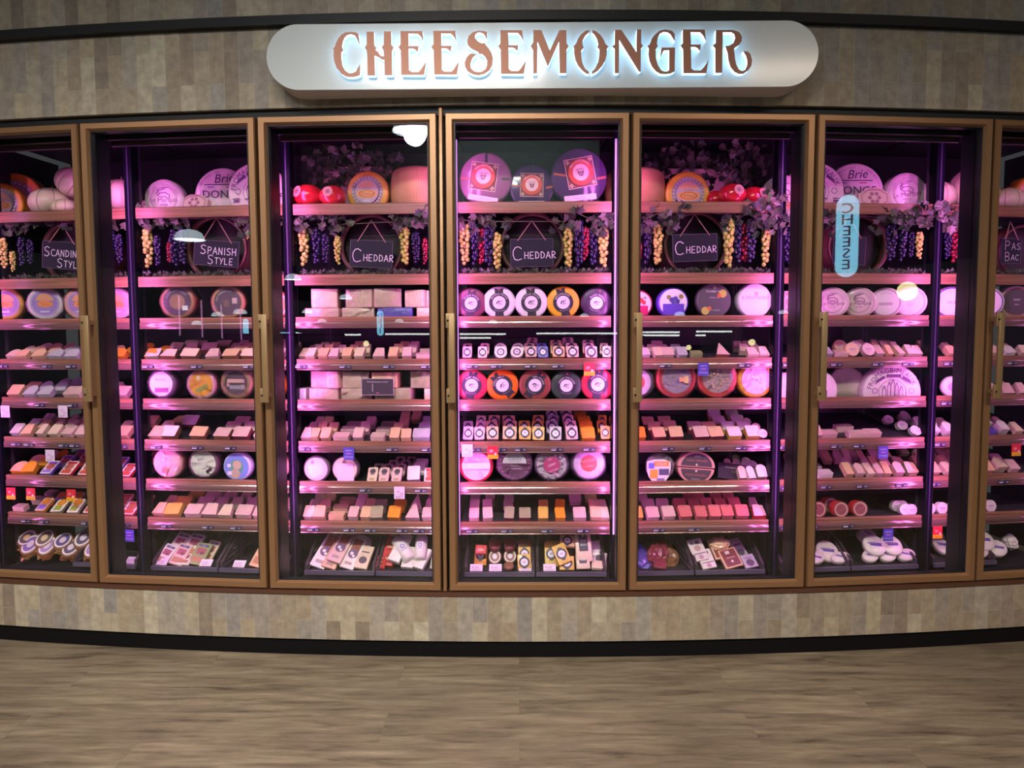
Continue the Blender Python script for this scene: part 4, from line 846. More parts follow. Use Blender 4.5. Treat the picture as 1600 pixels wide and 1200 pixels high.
for b, x, y, rp in BAR:
    t = .40; u, z = loc(b, x, y, t); r = rp*(D+t)/1100; z = board(b, 'B', .4)+r*1.0+.001
    e = thing('barrel', 'dark wooden barrel end lying on the grape shelf, %s door' % ORD[b], 'barrel', b, u, t, z, 0, 'barrels behind the chalkboards')
    MB().lathe([(r*.90, .02), (r*.90, 0), (r*.97, 0), (r*.985, .005), (r, .14), (r*.95, .30), (r*.90, .30)], M_STAVE, 48).build('staves', e)
    MB().lathe([(r*.955, -.004), (r*.995, -.004), (r*1.0, .012), (r*.955, .012)], mat('hoop', (.22, .09, .08), .35, .3, coat=.2), 48).build('hoop', e)
    mb = MB(); mb.lathe([(0, .05), (r*.9, .05)], mat('barrel_inside', (.018, .01, .012), .7), 40); mb.build('barrel_head', e)
BOARDS = [(0, 96, 399, 70, 44, -5, 'Scandinavian', 'Style', 350, 'Scandinavian Style chalkboard hung on the first barrel'), (1, 338, 396, 75, 40, -5, 'Spanish', 'Style', 340, 'Spanish Style chalkboard hung on the second barrel'),
          (2, 580, 397, 67, 42, -3, 'Cheddar', None, 343, 'Cheddar chalkboard among grapes between wax balls and block cheese'), (3, 831, 395, 66, 43, 1, 'Cheddar', None, 344, 'Cheddar chalkboard below the three badge wheels'),
          (4, 1086, 387, 70, 42, 2, 'Cheddar', None, 334, 'Cheddar chalkboard above the berry and chilli wheels'), (5, 1327, 391, 54, 44, -3, '', None, 335, 'chalkboard overlapped by the glowing sign reflection'), (6, 1580, 392, 36, 40, 0, 'Pas', 'Bac', 345, 'narrow chalkboard in the last door')]
for b, x, y, wp, hp, rot, t1, t2, ya, lb in BOARDS:
    t = .345; k = (D+t)/1100; u, z = loc(b, x, y, t); _, za = loc(b, x, ya, t); w_, h = wp*k, hp*k; ro = radians(rot)
    e = thing('chalkboard', lb, 'sign', b, u, t, z, 0, 'chalkboard signs'); M = Matrix.Rotation(-ro, 4, 'Y')
    mb = MB(); mb.box((-w_/2, 0, -h/2), (w_/2, .006, h/2), mat('slate', (.016, .013, .026), .6, spec=.25), M); mb.build('slate_board', e)
    mb = MB(); g = .0012; sm_ = mat('slate_edge', (.16, .13, .19), .5)
    for lo, hi in (((-w_/2, -.0008, h/2-g), (w_/2, 0, h/2)), ((-w_/2, -.0008, -h/2), (w_/2, 0, -h/2+g)), ((-w_/2, -.0008, -h/2), (-w_/2+g, 0, h/2)), ((w_/2-g, -.0008, -h/2), (w_/2, 0, h/2))): mb.box(lo, hi, sm_, M)
    mb.build('edge_line', e)
    mb = MB(); cm = mat('twine', (.42, .24, .20), .8)
    a0 = M @ Vector((-w_*.33, -.002, h/2-.008)); a1 = M @ Vector((w_*.33, -.002, h/2-.008)); ap = Vector((0, .012, za-z)); mb.tube([a0, ap], .002, cm, 5); mb.tube([ap, a1], .002, cm, 5); mb.build('twine', e)
    if t1:
        a = Art(-.0012)
        if t2 and b == 6: a.chalk(t1, -w_*.34, h*.05, h*.36, h*.26, CHALK, .0022, ro); a.chalk(t2, -w_*.34, -h*.38, h*.34, h*.22, CHALK, .0022, ro)
        elif b == 0: a.chalk('Scandin', -w_*.46, h*.02, h*.36, h*.24, CHALK, .0032, ro); a.chalk('Style', -w_*.12, -h*.42, h*.34, h*.24, CHALK, .0032, ro)
        elif t2: a.chalk(t1, -w_*.36, h*.02, h*.36, h*.27, CHALK, .0032, ro); a.chalk(t2, -w_*.20, -h*.38, h*.36, h*.24, CHALK, .0032, ro)
        else: a.chalk(t1, -w_*.45, -h*.22, h*.48, h*.235, CHALK, .0030, ro)
        a.build('chalk_lettering', e)

# ------------------------------------------------------------ wheels on the third, fifth and seventh shelves
PUR = (.42, .22, .55)
W = [ # bay, row, x, y, r, body, style, params, label, kwargs
 (0,'C',8,474,27,(.82,.40,.08),'flame',{},'orange wheel with purple-orange label, third shelf end, first door',dict(yaw=22,wrap=1)),
 (0,'C',70,474,27,(.80,.62,.72),'flame',{'c':(.38,.22,.62)},'pale lilac wheel with purple-orange label, first door',dict(yaw=20,wrap=1)),
 (0,'C',126,474,26,(.75,.36,.30),'flame',{},'coral-rimmed wheel half hidden by the first copper frame',dict(yaw=16,wrap=1)),
 (0,'C',183,474,25,(.70,.50,.60),'flame',{'c':(.5,.3,.4)},'pink wheel with orange label seen beside the first upright',dict(yaw=14,wrap=1)),
 (1,'C',277,473,27,(.50,.20,.10),'plain',{'c':(.12,.05,.12),'arc':'QUESO MANCHEGO','ink':(.8,.7,.8),'n':(.45,.2,.12),'rects':((.55,-.45,.4,.34,(.85,.75,.85)),),'am':pi*.55},'brown wrapped manchego wheel with dark arched label, near the upright',dict(yaw=8,wrap=1,th=.10)),
 (1,'C',356,473,26,(.55,.24,.12),'plain',{'c':(.14,.07,.12),'arc':'DOP MANCHEGO','ink':(.85,.75,.85),'rects':((.5,.1,.36,.42,(.8,.5,.55)),(-.1,-.1,.4,.5,(.28,.12,.12))),'am':pi*.68},'brown wrapped manchego wheel with dark arched label, near the frame',dict(yaw=10,wrap=1,th=.10)),
 (1,'C',427,474,24,(.80,.30,.16),'plain',{'c':(.82,.32,.14),'e':OFF,'rects':((.1,.1,.5,.5,(.7,.6,.8)),)},'orange wheel peeping beside the second upright, third shelf',dict(yaw=10)),
 (3,'C',736,475,24,(.20,.05,.10),'ring',{'t':'PICKLE POWER','rot':-.1},'maroon ring-label wheel, first of five on third shelf',dict(group='ring-label wheels on the third shelf')),
 (3,'C',780,475,25,(.86,.78,.86),'ring',{'t':'TRUFFLE TROVE','rot':.02},'white ring-label wheel beside the maroon one',dict(group='ring-label wheels on the third shelf')),
 (3,'C',830,475,25,(.86,.78,.86),'ring',{'t':'TRUFFLE TROVE','rot':.06},'white ring-label wheel beside the golden one',dict(group='ring-label wheels on the third shelf')),
 (3,'C',880,475,25,(.86,.46,.03),'ring',{'t':'BEECHWOOD','rot':.22},'golden-yellow ring-label wheel on the middle third shelf',dict(group='ring-label wheels on the third shelf')),
 (3,'C',932,475,24,(.05,.022,.065),'ring',{'t':'BLACK BOMBER','rot':-.28},'black-purple ring-label wheel at the end of the middle third shelf',dict(group='ring-label wheels on the third shelf')),
 (4,'C',998,474,22,(.55,.03,.10),'plain',{'c':(.86,.8,.84),'r':.86,'rects':((0,-.5,1.5,.75,(.5,.02,.12)),),'dots':((.2,.3,.2,(.7,.08,.05)),(.0,.15,.2,(.75,.12,.05)),(.42,.12,.17,(.6,.05,.04)),(.5,.5,.1,(.2,.25,.08))),'t':('','CRANBERRIES'),'h0':.22,'ink':(.9,.8,.85)},'red cranberry cheese tub behind the copper frame',dict(th=.04)),
 (4,'C',1052,474,24,(.13,.07,.55),'plain',{'c':(.86,.8,.88),'r':.88,'rects':((0,-.48,1.55,.80,(.13,.06,.55)),),'dots':((-.1,.2,.2,(.1,.07,.35)),(.15,.3,.17,(.12,.08,.4)),(.3,.1,.17,(.08,.05,.3)),(-.35,.4,.16,(.3,.25,.1)),(.55,.45,.17,(.3,.25,.1)),(.0,-.02,.14,(.1,.07,.35))),'t':('','','WENSLEYDALE','& BLUEBERRIES'),'big':2,'h0':.17,'ink':(.85,.8,.9)},'blue blueberry cheese wheel next to the grey chilli one',dict(th=.06)),
 (4,'C',1116,474,27,(.14,.12,.14),'plain',{'c':(.11,.085,.11),'r':.95,'t':('Cheddar with','Chilli & Lime','','HOT & SPICY'),'h0':.19,'ink':(.72,.66,.72),'dots':((.5,.42,.24,(.62,.5,.12)),(.28,.3,.12,(.7,.15,.05)),(-.55,-.6,.24,(.62,.5,.12)),(-.3,-.45,.12,(.7,.15,.05)),(0,.78,.1,(.25,.28,.12)))},'dark grey chilli and lime cheddar wheel',dict(th=.05)),
 (4,'C',1180,473,27,(.86,.78,.84),'plain',{'c':(.84,.72,.82),'r':.93,'t':('','IL MOSTELINO','',''),'big':1,'h0':.26,'ink':(.30,.10,.32),'dots':((.05,.42,.12,(.5,.35,.6)),)},'plain white wheel beside the fifth-door upright, third shelf',dict(th=.06)),
 (5,'C',1301,466,24,(.76,.62,.60),'marquis',{},'pale hare-print cylinder, first of four on third shelf, sixth door',dict(yaw=-28,th=.09)),
 (5,'C',1343,466,24,(.74,.56,.55),'marquis',{},'pale hare-print cylinder, second of four, sixth door',dict(yaw=-30,th=.11)),
 (5,'C',1384,466,24,(.74,.58,.54),'plain',{'c':(.82,.7,.76),'e':(.45,.3,.45),'arc':'FLEUR DES','rects':((0,-.1,1,.22,(.55,.4,.55)),),'ink':(.4,.25,.4)},'pale cylinder with banner label beside the yellow bulb reflection',dict(yaw=-30,th=.11)),
 (5,'C',1421,466,25,(.76,.60,.58),'plain',{'c':(.84,.72,.78),'e':(.5,.35,.5),'t':('La','Fleur'),'rot':.4,'ink':(.4,.25,.4),'h0':.35},'pale cylinder under the yellow bulb reflection, fourth of four',dict(yaw=-30,th=.11,t=.335)),
 (6,'C',1487,466,25,(.84,.72,.80),'plain',{'c':(.86,.76,.86),'e':(.12,.06,.4),'r':.86,'dots':((.4,0,.22,(.8,.35,.3)),),'t':('bleu',),'h0':.3,'ink':(.2,.12,.5)},'white cheese with dark blue ring past the far upright',dict(yaw=-24,th=.10)),
 (6,'C',1543,466,25,(.8,.68,.74),'plain',{'c':(.8,.7,.78),'e':(.15,.08,.3)},'white cheese hidden behind the last copper frame',dict(yaw=-24,th=.08)),
 (6,'C',1589,466,26,(.80,.66,.72),'plain',{'c':(.10,.05,.09),'e':(.35,.12,.08),'t':('noir','bleu'),'ink':(.8,.7,.8),'h0':.3},'white wheel with black label in the last door',dict(yaw=-20,th=.08)),
 (1,'E',252,604,24,(.17,.07,.17),'plain',{'c':(.85,.72,.84),'t':('Bonnesir','','CABRA'),'ink':(.7,.08,.15),'rects':((.05,-.5,1.2,.36,(.35,.06,.3)),),'h0':.26},'dark-rimmed wrapped wheel with white and red label',dict(wrap=1)),
 (1,'E',314,604,24,(.72,.36,.42),'plain',{'c':(.88,.34,.03),'t':('Bonnesir',''),'rot':.45,'ink':(.65,.08,.05),'rects':((.1,-.35,1.15,.34,(.36,.34,.08)),),'dots':((-.2,.5,.2,(.9,.6,.4)),),'h0':.26},'orange-labelled wrapped wheel, fifth shelf, Spanish-sign door',dict(wrap=1)),
 (1,'E',369,605,26,(.40,.20,.12),'plain',{'c':(.10,.05,.08),'r':.72,'t':('',),'rects':((0,.18,1.5,.3,(.75,.42,.42)),(0,-.35,1.1,.3,(.35,.3,.4))),'dots':((-.7,-.15,.15,(.85,.5,.4)),(.6,-.35,.22,(.5,.3,.3)))},'brown wrapped wheel with dark label, fifth shelf',dict(wrap=1)),
 (1,'E',420,605,25,(.88,.30,.02),'plain',{'c':(.6,.4,.7),'r':.5},'bright orange wheel hidden behind the second door frame',dict(wrap=0,th=.06)),
 (3,'E',737,605,25,(.68,.03,.10),'ring',{'t':'RUBY BERRY','rot':-.15},'crimson ring-label wheel, first of five on fifth shelf',dict(group='ring-label wheels on the fifth shelf')),
 (3,'E',785,605,25,(.88,.16,.01),'ring',{'t':'CHILLI MELT','rot':.75},'bright orange ring-label wheel with skewed label',dict(group='ring-label wheels on the fifth shelf')),
 (3,'E',836,606,25,(.30,.06,.05),'ring',{'t':'RED STORM','rot':-.6},'brown-red ring-label wheel, middle of the fifth shelf',dict(group='ring-label wheels on the fifth shelf')),
 (3,'E',885,606,24,(.04,.06,.05),'ring',{'t':'GREEN THUNDER','rot':-.05},'dark green ring-label wheel on the fifth shelf',dict(group='ring-label wheels on the fifth shelf')),
 (3,'E',934,604,26,(.70,.03,.08),'ring',{'t':'RED DRAGON','rot':-.1,'crown':1},'crimson ring-label wheel at the fifth shelf end',dict(group='ring-label wheels on the fifth shelf')),
 (4,'E',996,605,26,(.08,.09,.06),'plain',{'c':LIL,'n':(.75,.15,.15),'arc':'VINTAGE'},'dark green wrapped wheel with red-centred label',dict(wrap=1)),
 (4,'E',1057,605,31,(.75,.05,.05),'plain',{'c':(.5,.3,.5),'r':.74,'m':((.2,.12,.4),(.28,.2,.45),(.35,.25,.3)),'rects':((.4,-.05,.5,.3,(.8,.35,.2)),(.62,-.05,.3,.5,(.75,.5,.25)))},'red wax wheel with purple-blue picture label',dict(wrap=1)),
 (4,'E',1121,606,32,(.78,.07,.04),'plain',{'c':(.6,.38,.5),'r':.74,'m':((.4,.28,.12),(.5,.35,.2),(.35,.25,.2))},'red wax wheel with olive picture label',dict(wrap=1)),
 (4,'E',1181,605,29,(.90,.50,.03),'plain',{'c':(.82,.6,.78),'r':.78,'m':((.6,.45,.55),(.85,.7,.85),(.5,.4,.3))},'yellow-orange wax wheel with lilac picture label',dict(wrap=1)),
 (5,'E',1277,611,33,(.84,.70,.72),'plain',{'c':(.85,.72,.76),'t':('PUY',),'ink':(.3,.15,.3),'rects':((.55,-.2,.06,.5,(.2,.1,.2)),(.55,-.42,.24,.06,(.2,.1,.2))),'h0':.14},'white cheese with tiny tower print behind the frame, fifth shelf',dict(cutz=True,yaw=-4,th=.03)),
 (5,'E',1322,608,35,(.70,.54,.52),None,{},'plain unlabelled pale wheel behind the castle-print one',dict(cutz=True,t=.42,th=.05,yaw=-6)),
 (5,'E',1394,614,45,(.80,.64,.68),'meaux',{},'large white castle-print wheel on the fifth shelf',dict(cutz=True,yaw=-9,th=.07)),
 (6,'E',1448,605,14,(.62,.52,.56),'plain',{'c':(.7,.6,.7),'n':(.4,.3,.45)},'little grey-white boxed cheese beside the castle-print wheel',dict(t=.40,th=.04)),
 (6,'E',1489,609,17,(.80,.66,.70),'plain',{'c':(.84,.72,.78),'n':(.45,.35,.5),'r':.8},'small white round cheese with grey centre past the far upright, fifth shelf',dict(yaw=-20,th=.035)),
 (1,'G',262,739,25,(.82,.46,.36),'plain',{'c':(.84,.52,.52),'r':.90,'dots':((-.1,-.5,.22,(.75,.15,.1)),),'m':((.82,.6,.62),(.86,.66,.7),(.8,.5,.5))},'salmon-pink wrapped wheel, seventh shelf',dict(wrap=1)),
 (1,'G',318,739,25,(.20,.10,.12),'plain',{'c':(.84,.76,.76),'r':.84,'t':('Oliva','','TRUFA'),'rot':.55,'ink':(.15,.1,.15),'dots':((.35,-.6,.14,(.08,.04,.05)),(.55,-.45,.15,(.08,.04,.05))),'h0':.26},'dark-rimmed wheel with white truffle label',dict(wrap=1)),
 (1,'G',370,739,23,(.62,.60,.80),'plain',{'c':(.2,.28,.68),'r':.88,'dots':((.05,.15,.36,(.55,.42,.3)),(-.1,-.55,.4,(.5,.38,.28))),'n':(.12,.38,.26),'rects':((-.6,.1,.28,.26,(.8,.7,.85)),(-.55,-.5,.35,.3,(.75,.65,.8)))},'blue wheel with green oval badge',dict(wrap=0,th=.05)),
 (1,'G',428,740,24,(.70,.40,.25),'plain',{'c':(.8,.6,.55)},'orange-tan wheel slice beside the second upright, seventh shelf',dict(yaw=10)),
 (2,'G',494,741,21,(.22,.15,.20),'plain',{'c':(.84,.55,.60),'r':.86,'rects':((.05,-.1,1.2,1.1,(.86,.66,.84)),),'dots':((-.3,.62,.16,(.55,.2,.3)),),'t':('cave',''),'rot':.3,'h0':.2},'grey-rimmed round cheese with tilted square lilac note',dict(th=.05)),
 (2,'G',539,741,21,(.18,.12,.16),'plain',{'c':(.82,.58,.52),'r':.90,'rects':((.05,-.22,1.4,1.45,(.86,.66,.86)),),'dots':((-.02,.62,.17,(.3,.1,.14)),),'t':('','CHAMPAGNE','CAVERNE'),'big':1,'h0':.17,'rot':.02},'grey-rimmed round cheese with straight square lilac note',dict(th=.05)),
 (3,'G',744,735,27,(.72,.03,.07),'plain',{'c':(.86,.62,.80),'r':.82,'rects':((0,.05,1.96,.42,(.88,.70,.86)),),'m':((.70,.38,.60),(.78,.5,.7)),'t':('GRAND PLATEAU',),'ink':(.45,.1,.25),'h0':.15},'red wheel with banded lilac label, seventh shelf',dict()),
 (3,'G',804,736,28,(.14,.06,.14),'plain',{'c':(.22,.07,.16),'r':.92,'h':None},'plum wheel with half-moon label',dict(wrap=1)),
 (3,'G',862,735,27,(.035,.035,.04),'plain',{'c':(.70,.54,.70),'r':.86,'e':(.15,.1,.15),'n':(.36,.06,.14),'t':('RED','GRIFF','LEICESTER'),'big':1,'rot':.35,'ink':(.85,.7,.8),'h0':.22,'m':((.2,.08,.2),(.6,.42,.6))},'black wheel with purple-red centred label beside the plum one',dict(wrap=1)),
 (3,'G',920,735,28,(.035,.035,.04),'plain',{'c':(.80,.62,.82),'r':.84,'e':(.15,.1,.15),'n':(.62,.14,.10),'t':('VINTAGE','CHEDDAR'),'rot':.2,'ink':(.9,.75,.8),'h0':.22},'black wheel with rust-red centred label near the light strip',dict(wrap=1)),
]
for b, row, x, y, r, c, stl, p, lb, kw in W:
    if stl == 'plain' and p.get('h', 1) is None:
        p = dict(p); p.pop('h'); e = wheel(b, row, x, y, r, c, 'plain', p, lb, **kw); q = r*(D+.4)/1100; a = Art(-.0022)
        a.poly([(q*.66*cos(t), .02*q+q*.66*sin(t)) for t in [pi*i/18 for i in range(19)]], LIL); a.text("Cahill's", 0, .28*q, .26*q, INK, shear=.2); a.text('IRELAND', 0, .11*q, .09*q, INK, sp=.5); a.text('ORIGINAL', 0, -.12*q, .11*q, (.8, .6, .75)); a.text('IRISH PORTER', 0, -.27*q, .13*q, (.8, .6, .75))
        for k in range(22): a.disc(q*.80*cos(k*2*pi/22), q*.80*sin(k*2*pi/22), .035*q, (.6, .42, .5), 7)
        a.build('half_moon_label', e)
    else: wheel(b, row, x, y, r, c, stl, p, lb, **kw)
# cut half wheels and the shield-label cheese on the seventh shelf of the fifth door
wheel(4, 'G', 1032, 741, 22, (.30, .27, .26), None, {}, 'greyish round cheese behind a shield-shaped label', wrap=1, th=.04)
u, z = loc(4, 1029, 742, .325); k = (D+.32)/1100; e = thing('shield_label', 'white-edged shield label with orange fields, propped before grey cheese', 'label', 4, u, .325, board(4, 'G', .325)+.001)
sh_ = [(-19, 21), (-6, 24), (8, 24), (19, 20), (19, 8), (16, -4), (8, -14), (-8, -14), (-16, -4), (-19, 8)]; sh_ = [(a*k, (z_+14)*k) for a, z_ in sh_][::-1]
MB().prism(sh_, -.004, 0, paint(OFF)).build('card', e)
a = Art(-.0045); a.rect(4*k, 31*k, 24*k, 8*k, (.78, .35, .08)); a.rect(-12*k, 28*k, 9*k, 9*k, (.15, .18, .6)); a.rect(-8*k, 15*k, 12*k, 14*k, (.80, .40, .06)); a.rect(8*k, 18*k, 16*k, 10*k, (.12, .10, .2)); a.rect(3*k, 5*k, 12*k, 6*k, (.25, .2, .4)); a.text('GOLD', 4*k, 31*k, 6*k, (.9, .8, .8)); a.build('printed_fields', e)
for up_, lb in ((1, 'upper half of a cut pink-edged cheese wheel with dark label'), (0, 'lower half of a cut pink-edged cheese wheel with dark label')):
    t = .34; k = (D+t)/1100; u, z = loc(4, 1088, 737, t); r = 30*k; z0 = board(4, 'G', t)
    e = thing('half_cheese_wheel', lb, 'cheese', 4, u, t, z0+.066 if up_ else z0+.062, radians(2), 'cut half wheels')
    pts = [(r*cos(q), r*.82*sin(q)) for q in [pi*i/20 for i in range(21)]] if up_ else [(r*.98*cos(q), r*.80*sin(q)) for q in [pi+pi*i/20 for i in range(21)]]
    if not up_: pts = [p_ for p_ in pts if p_[1] > -.0605]
    MB().prism([(a_, z_+(.001 if up_ else -.001)) for a_, z_ in pts], 0, .06, mat('cut_cheese', (.78, .36, .34), .4, coat=.3)).build('cheese_half', e, Matrix.Rotation(radians(5), 4, 'Y'))
    a = Art(-.0006); a.poly([(p_[0]*.84, p_[1]*.84+(.005 if up_ else -.005)) for p_ in pts], (.10, .075, .09)); sg = 1 if up_ else -1
    a.text('APPLE' if up_ else 'SMOKED', 0, sg*r*.58, r*.12, (.6, .5, .55)); a.text('MAPLE SMOKED' if up_ else 'MAPLE SMOKED', 0, sg*r*.36, r*.16, (.65, .2, .2)); a.rect(0, sg*r*.14, r*.11, r*.11, (.85, .65, .55), pi/4)
    a.build('dark_label', e, Matrix.Rotation(radians(5), 4, 'Y'))
# black slate card lying on the same shelf
t = .36; u, z = loc(4, 1152, 740, t); e = thing('black_card', 'black card with pink handwriting, leaning beside the cut halves', 'card', 4, u, t, board(4, 'G', t)+.002, radians(-10))
Mx = Matrix.Rotation(radians(-42), 4, 'X') @ Matrix.Rotation(radians(8), 4, 'Y'); mb = MB(); mb.box((-.085, 0, 0), (.085, .003, .085), paint((.055, .03, .06)), Mx); mb.build('card', e)
a = Art(-.0006); a.text('Creamy', -.03, .062, .016, (.6, .35, .45), shear=.2); a.text('Country', 0, .042, .016, (.6, .35, .45), shear=.2); a.text('Tasty', .03, .022, .016, (.6, .35, .45), shear=.2); a.build('handwriting', e, Mx)

# ------------------------------------------------------------ big square blocks, third door
BLK3 = [('C',485,528,448,478,'cr',1,6,0,'first upper'),('C',537,583,451,480,'pk',1,-10,1,'second upper'),('C',584,628,450,480,'pk',1,12,1,'third upper'),('C',629,664,451,478,'cr',1,-20,0,'fourth upper'),('C',665,702,452,478,'pk',1,4,0,'red-stamped last upper'),
        ('C',474,531,479,494,'pk',0,0,1,'first lower'),('C',533,586,479,494,'pk',0,5,1,'second lower'),('C',588,645,481,494,'bu',0,0,1,'dark-wrapped lower'),('C',650,694,479,494,'cr',0,6,0,'last lower'),
        ('E',481,532,582,609,'pk',1,-14,1,'first upper'),('E',534,577,580,606,'pk',1,3,1,'sparkling second upper'),('E',579,622,581,606,'pe',1,0,0,'third upper'),('E',638,690,582,609,'pk',1,-12,1,'last upper'),
        ('E',463,479,607,625,'li',0,0,0,'greyish first lower'),('E',481,530,609,625,'pk',0,0,1,'second lower'),('E',532,582,607,625,'pk',0,6,1,'third lower'),('E',584,644,607,625,'pk',0,0,1,'fourth lower'),('E',662,692,608,625,'cr',0,4,0,'last lower')]
for row, x0, x1, y0, y1, c, upper, yw, wr, wd in BLK3:
    t = .345; k = (D+t)/1100; u, _ = loc(2, (x0+x1)/2, (y0+y1)/2, t); w_ = (x1-x0)*k*.95; zb = board(2, row, t)+.0008; hl = .052 if row == 'C' else .058
    h = hl if not upper else (y1-y0)*k
    z0 = zb+(hl+.001 if upper else 0)
    e = thing('cheese_block', '%s block on the %s, third door' % (('film-wrapped %s cheese, %s' if wr else 'plain %s cheese, %s') % (COLR[c][1], wd), SHELF[row]), 'cheese', 2, u, t, z0, radians(yw), 'square cheese blocks')
    mb = MB(); mb.box((-w_/2, 0, 0), (w_/2, .13, h), cmat(c, 1), bev=.004); mb.build('block', e)
    if wr:
        rg = random.Random(x0); vs = []; fs = []; n = 7
        for i in range(n+1):
            for j in range(5):
                vs.append((-w_/2-.003+(w_+.006)*i/n, -.002-rg.uniform(0, .004), (h+.002)*j/4))
        for i in range(n):
            for j in range(4): fs.append((i*5+j, (i+1)*5+j, (i+1)*5+j+1, i*5+j+1))
        MB().add(vs, fs, M_FILM, False).build('film_wrap', e)
    if 'stamped' in wd: a = Art(-.0006); a.rect(0, h*.62, w_*.7, h*.32, (.6, .12, .08)); a.rect(0, h*.2, w_*.6, h*.14, (.7, .35, .2)); a.build('red_stamp', e)
t = .315; k = (D+t)/1100; u, z = loc(2, 590, 604.5, t); e = thing('hanging_card_holder', 'small framed dark card hanging below the fourth shelf, third door', 'sign', 2, u, t, z)
mb = MB(); w_, h = 50*k, 25*k; mb.box((-w_/2, 0, -h/2), (w_/2, .002, h/2), paint((.05, .035, .05))); mb.build('card', e)
mb = MB()
for lo, hi in (((-w_/2-.002, -.001, h/2), (w_/2+.002, .003, h/2+.002)), ((-w_/2-.002, -.001, -h/2-.002), (w_/2+.002, .003, -h/2)), ((-w_/2-.002, -.001, -h/2), (-w_/2, .003, h/2)), ((w_/2, -.001, -h/2), (w_/2+.002, .003, h/2))): mb.box(lo, hi, paint((.5, .42, .48)))
mb.build('rim', e); mb = MB()
for sx in (-1, 1): mb.tube([(sx*w_*.48, 0, h/2), (sx*w_*.46, 0, h/2+.035)], .0012, paint((.05, .04, .05)), 4); mb.tube([(sx*w_*.52, 0, h/2), (sx*w_*.5, 0, h/2+.035)], .0012, paint((.05, .04, .05)), 4)
mb.build('wire', e)
a = Art(-.0002); a.text('Old-fashioned cheddar', 0, h*.32, h*.15, (.6, .5, .58)); a.rect(-w_*.16, -h*.05, .003, h*.5, (.5, .45, .5)); a.rect(0, -h*.38, .012, .004, (.6, .15, .25)); a.build('small_print', e)
# loose blocks and wedges on the third shelf of the fifth door
for x0, x1, y0, y1, c, lb in ((1203, 1212, 454, 492, 'gn', 'slim grey-green block beside the white wheel, fifth door'), (1226, 1243, 449, 492, 'pk', 'striped printed carton between the upright and the door post'), (1220, 1231, 582, 625, 'wh', 'slim white slab beside the yellow-orange wax wheel, fifth shelf')):
    t = .36; k = (D+t)/1100; u, _ = loc(4, (x0+x1)/2, y0, t); w_ = (x1-x0)*k; h = (y1-y0)*k; e = thing('cheese_carton', lb, 'carton', 4, u, t, board(4, 'C' if y0 < 560 else 'E', t)); mb = MB(); mb.box((-w_/2, 0, 0), (w_/2, .08, h), cmat(c, 0), bev=.003); mb.build('carton', e)
    if x1-x0 > 12:
        a = Art(-.0006); a.disc(0, h*.6, w_*.36, (.45, .12, .18), r2=w_*.26); a.disc(0, h*.6, w_*.2, (.45, .12, .18), 12)
        for q in (.92, .86, .34, .28): a.rect(0, h*q, w_*.8, h*.025, (.35, .1, .15))
        a.rect(0, h*.14, w_, h*.16, (.65, .15, .1)); a.build('print', e)

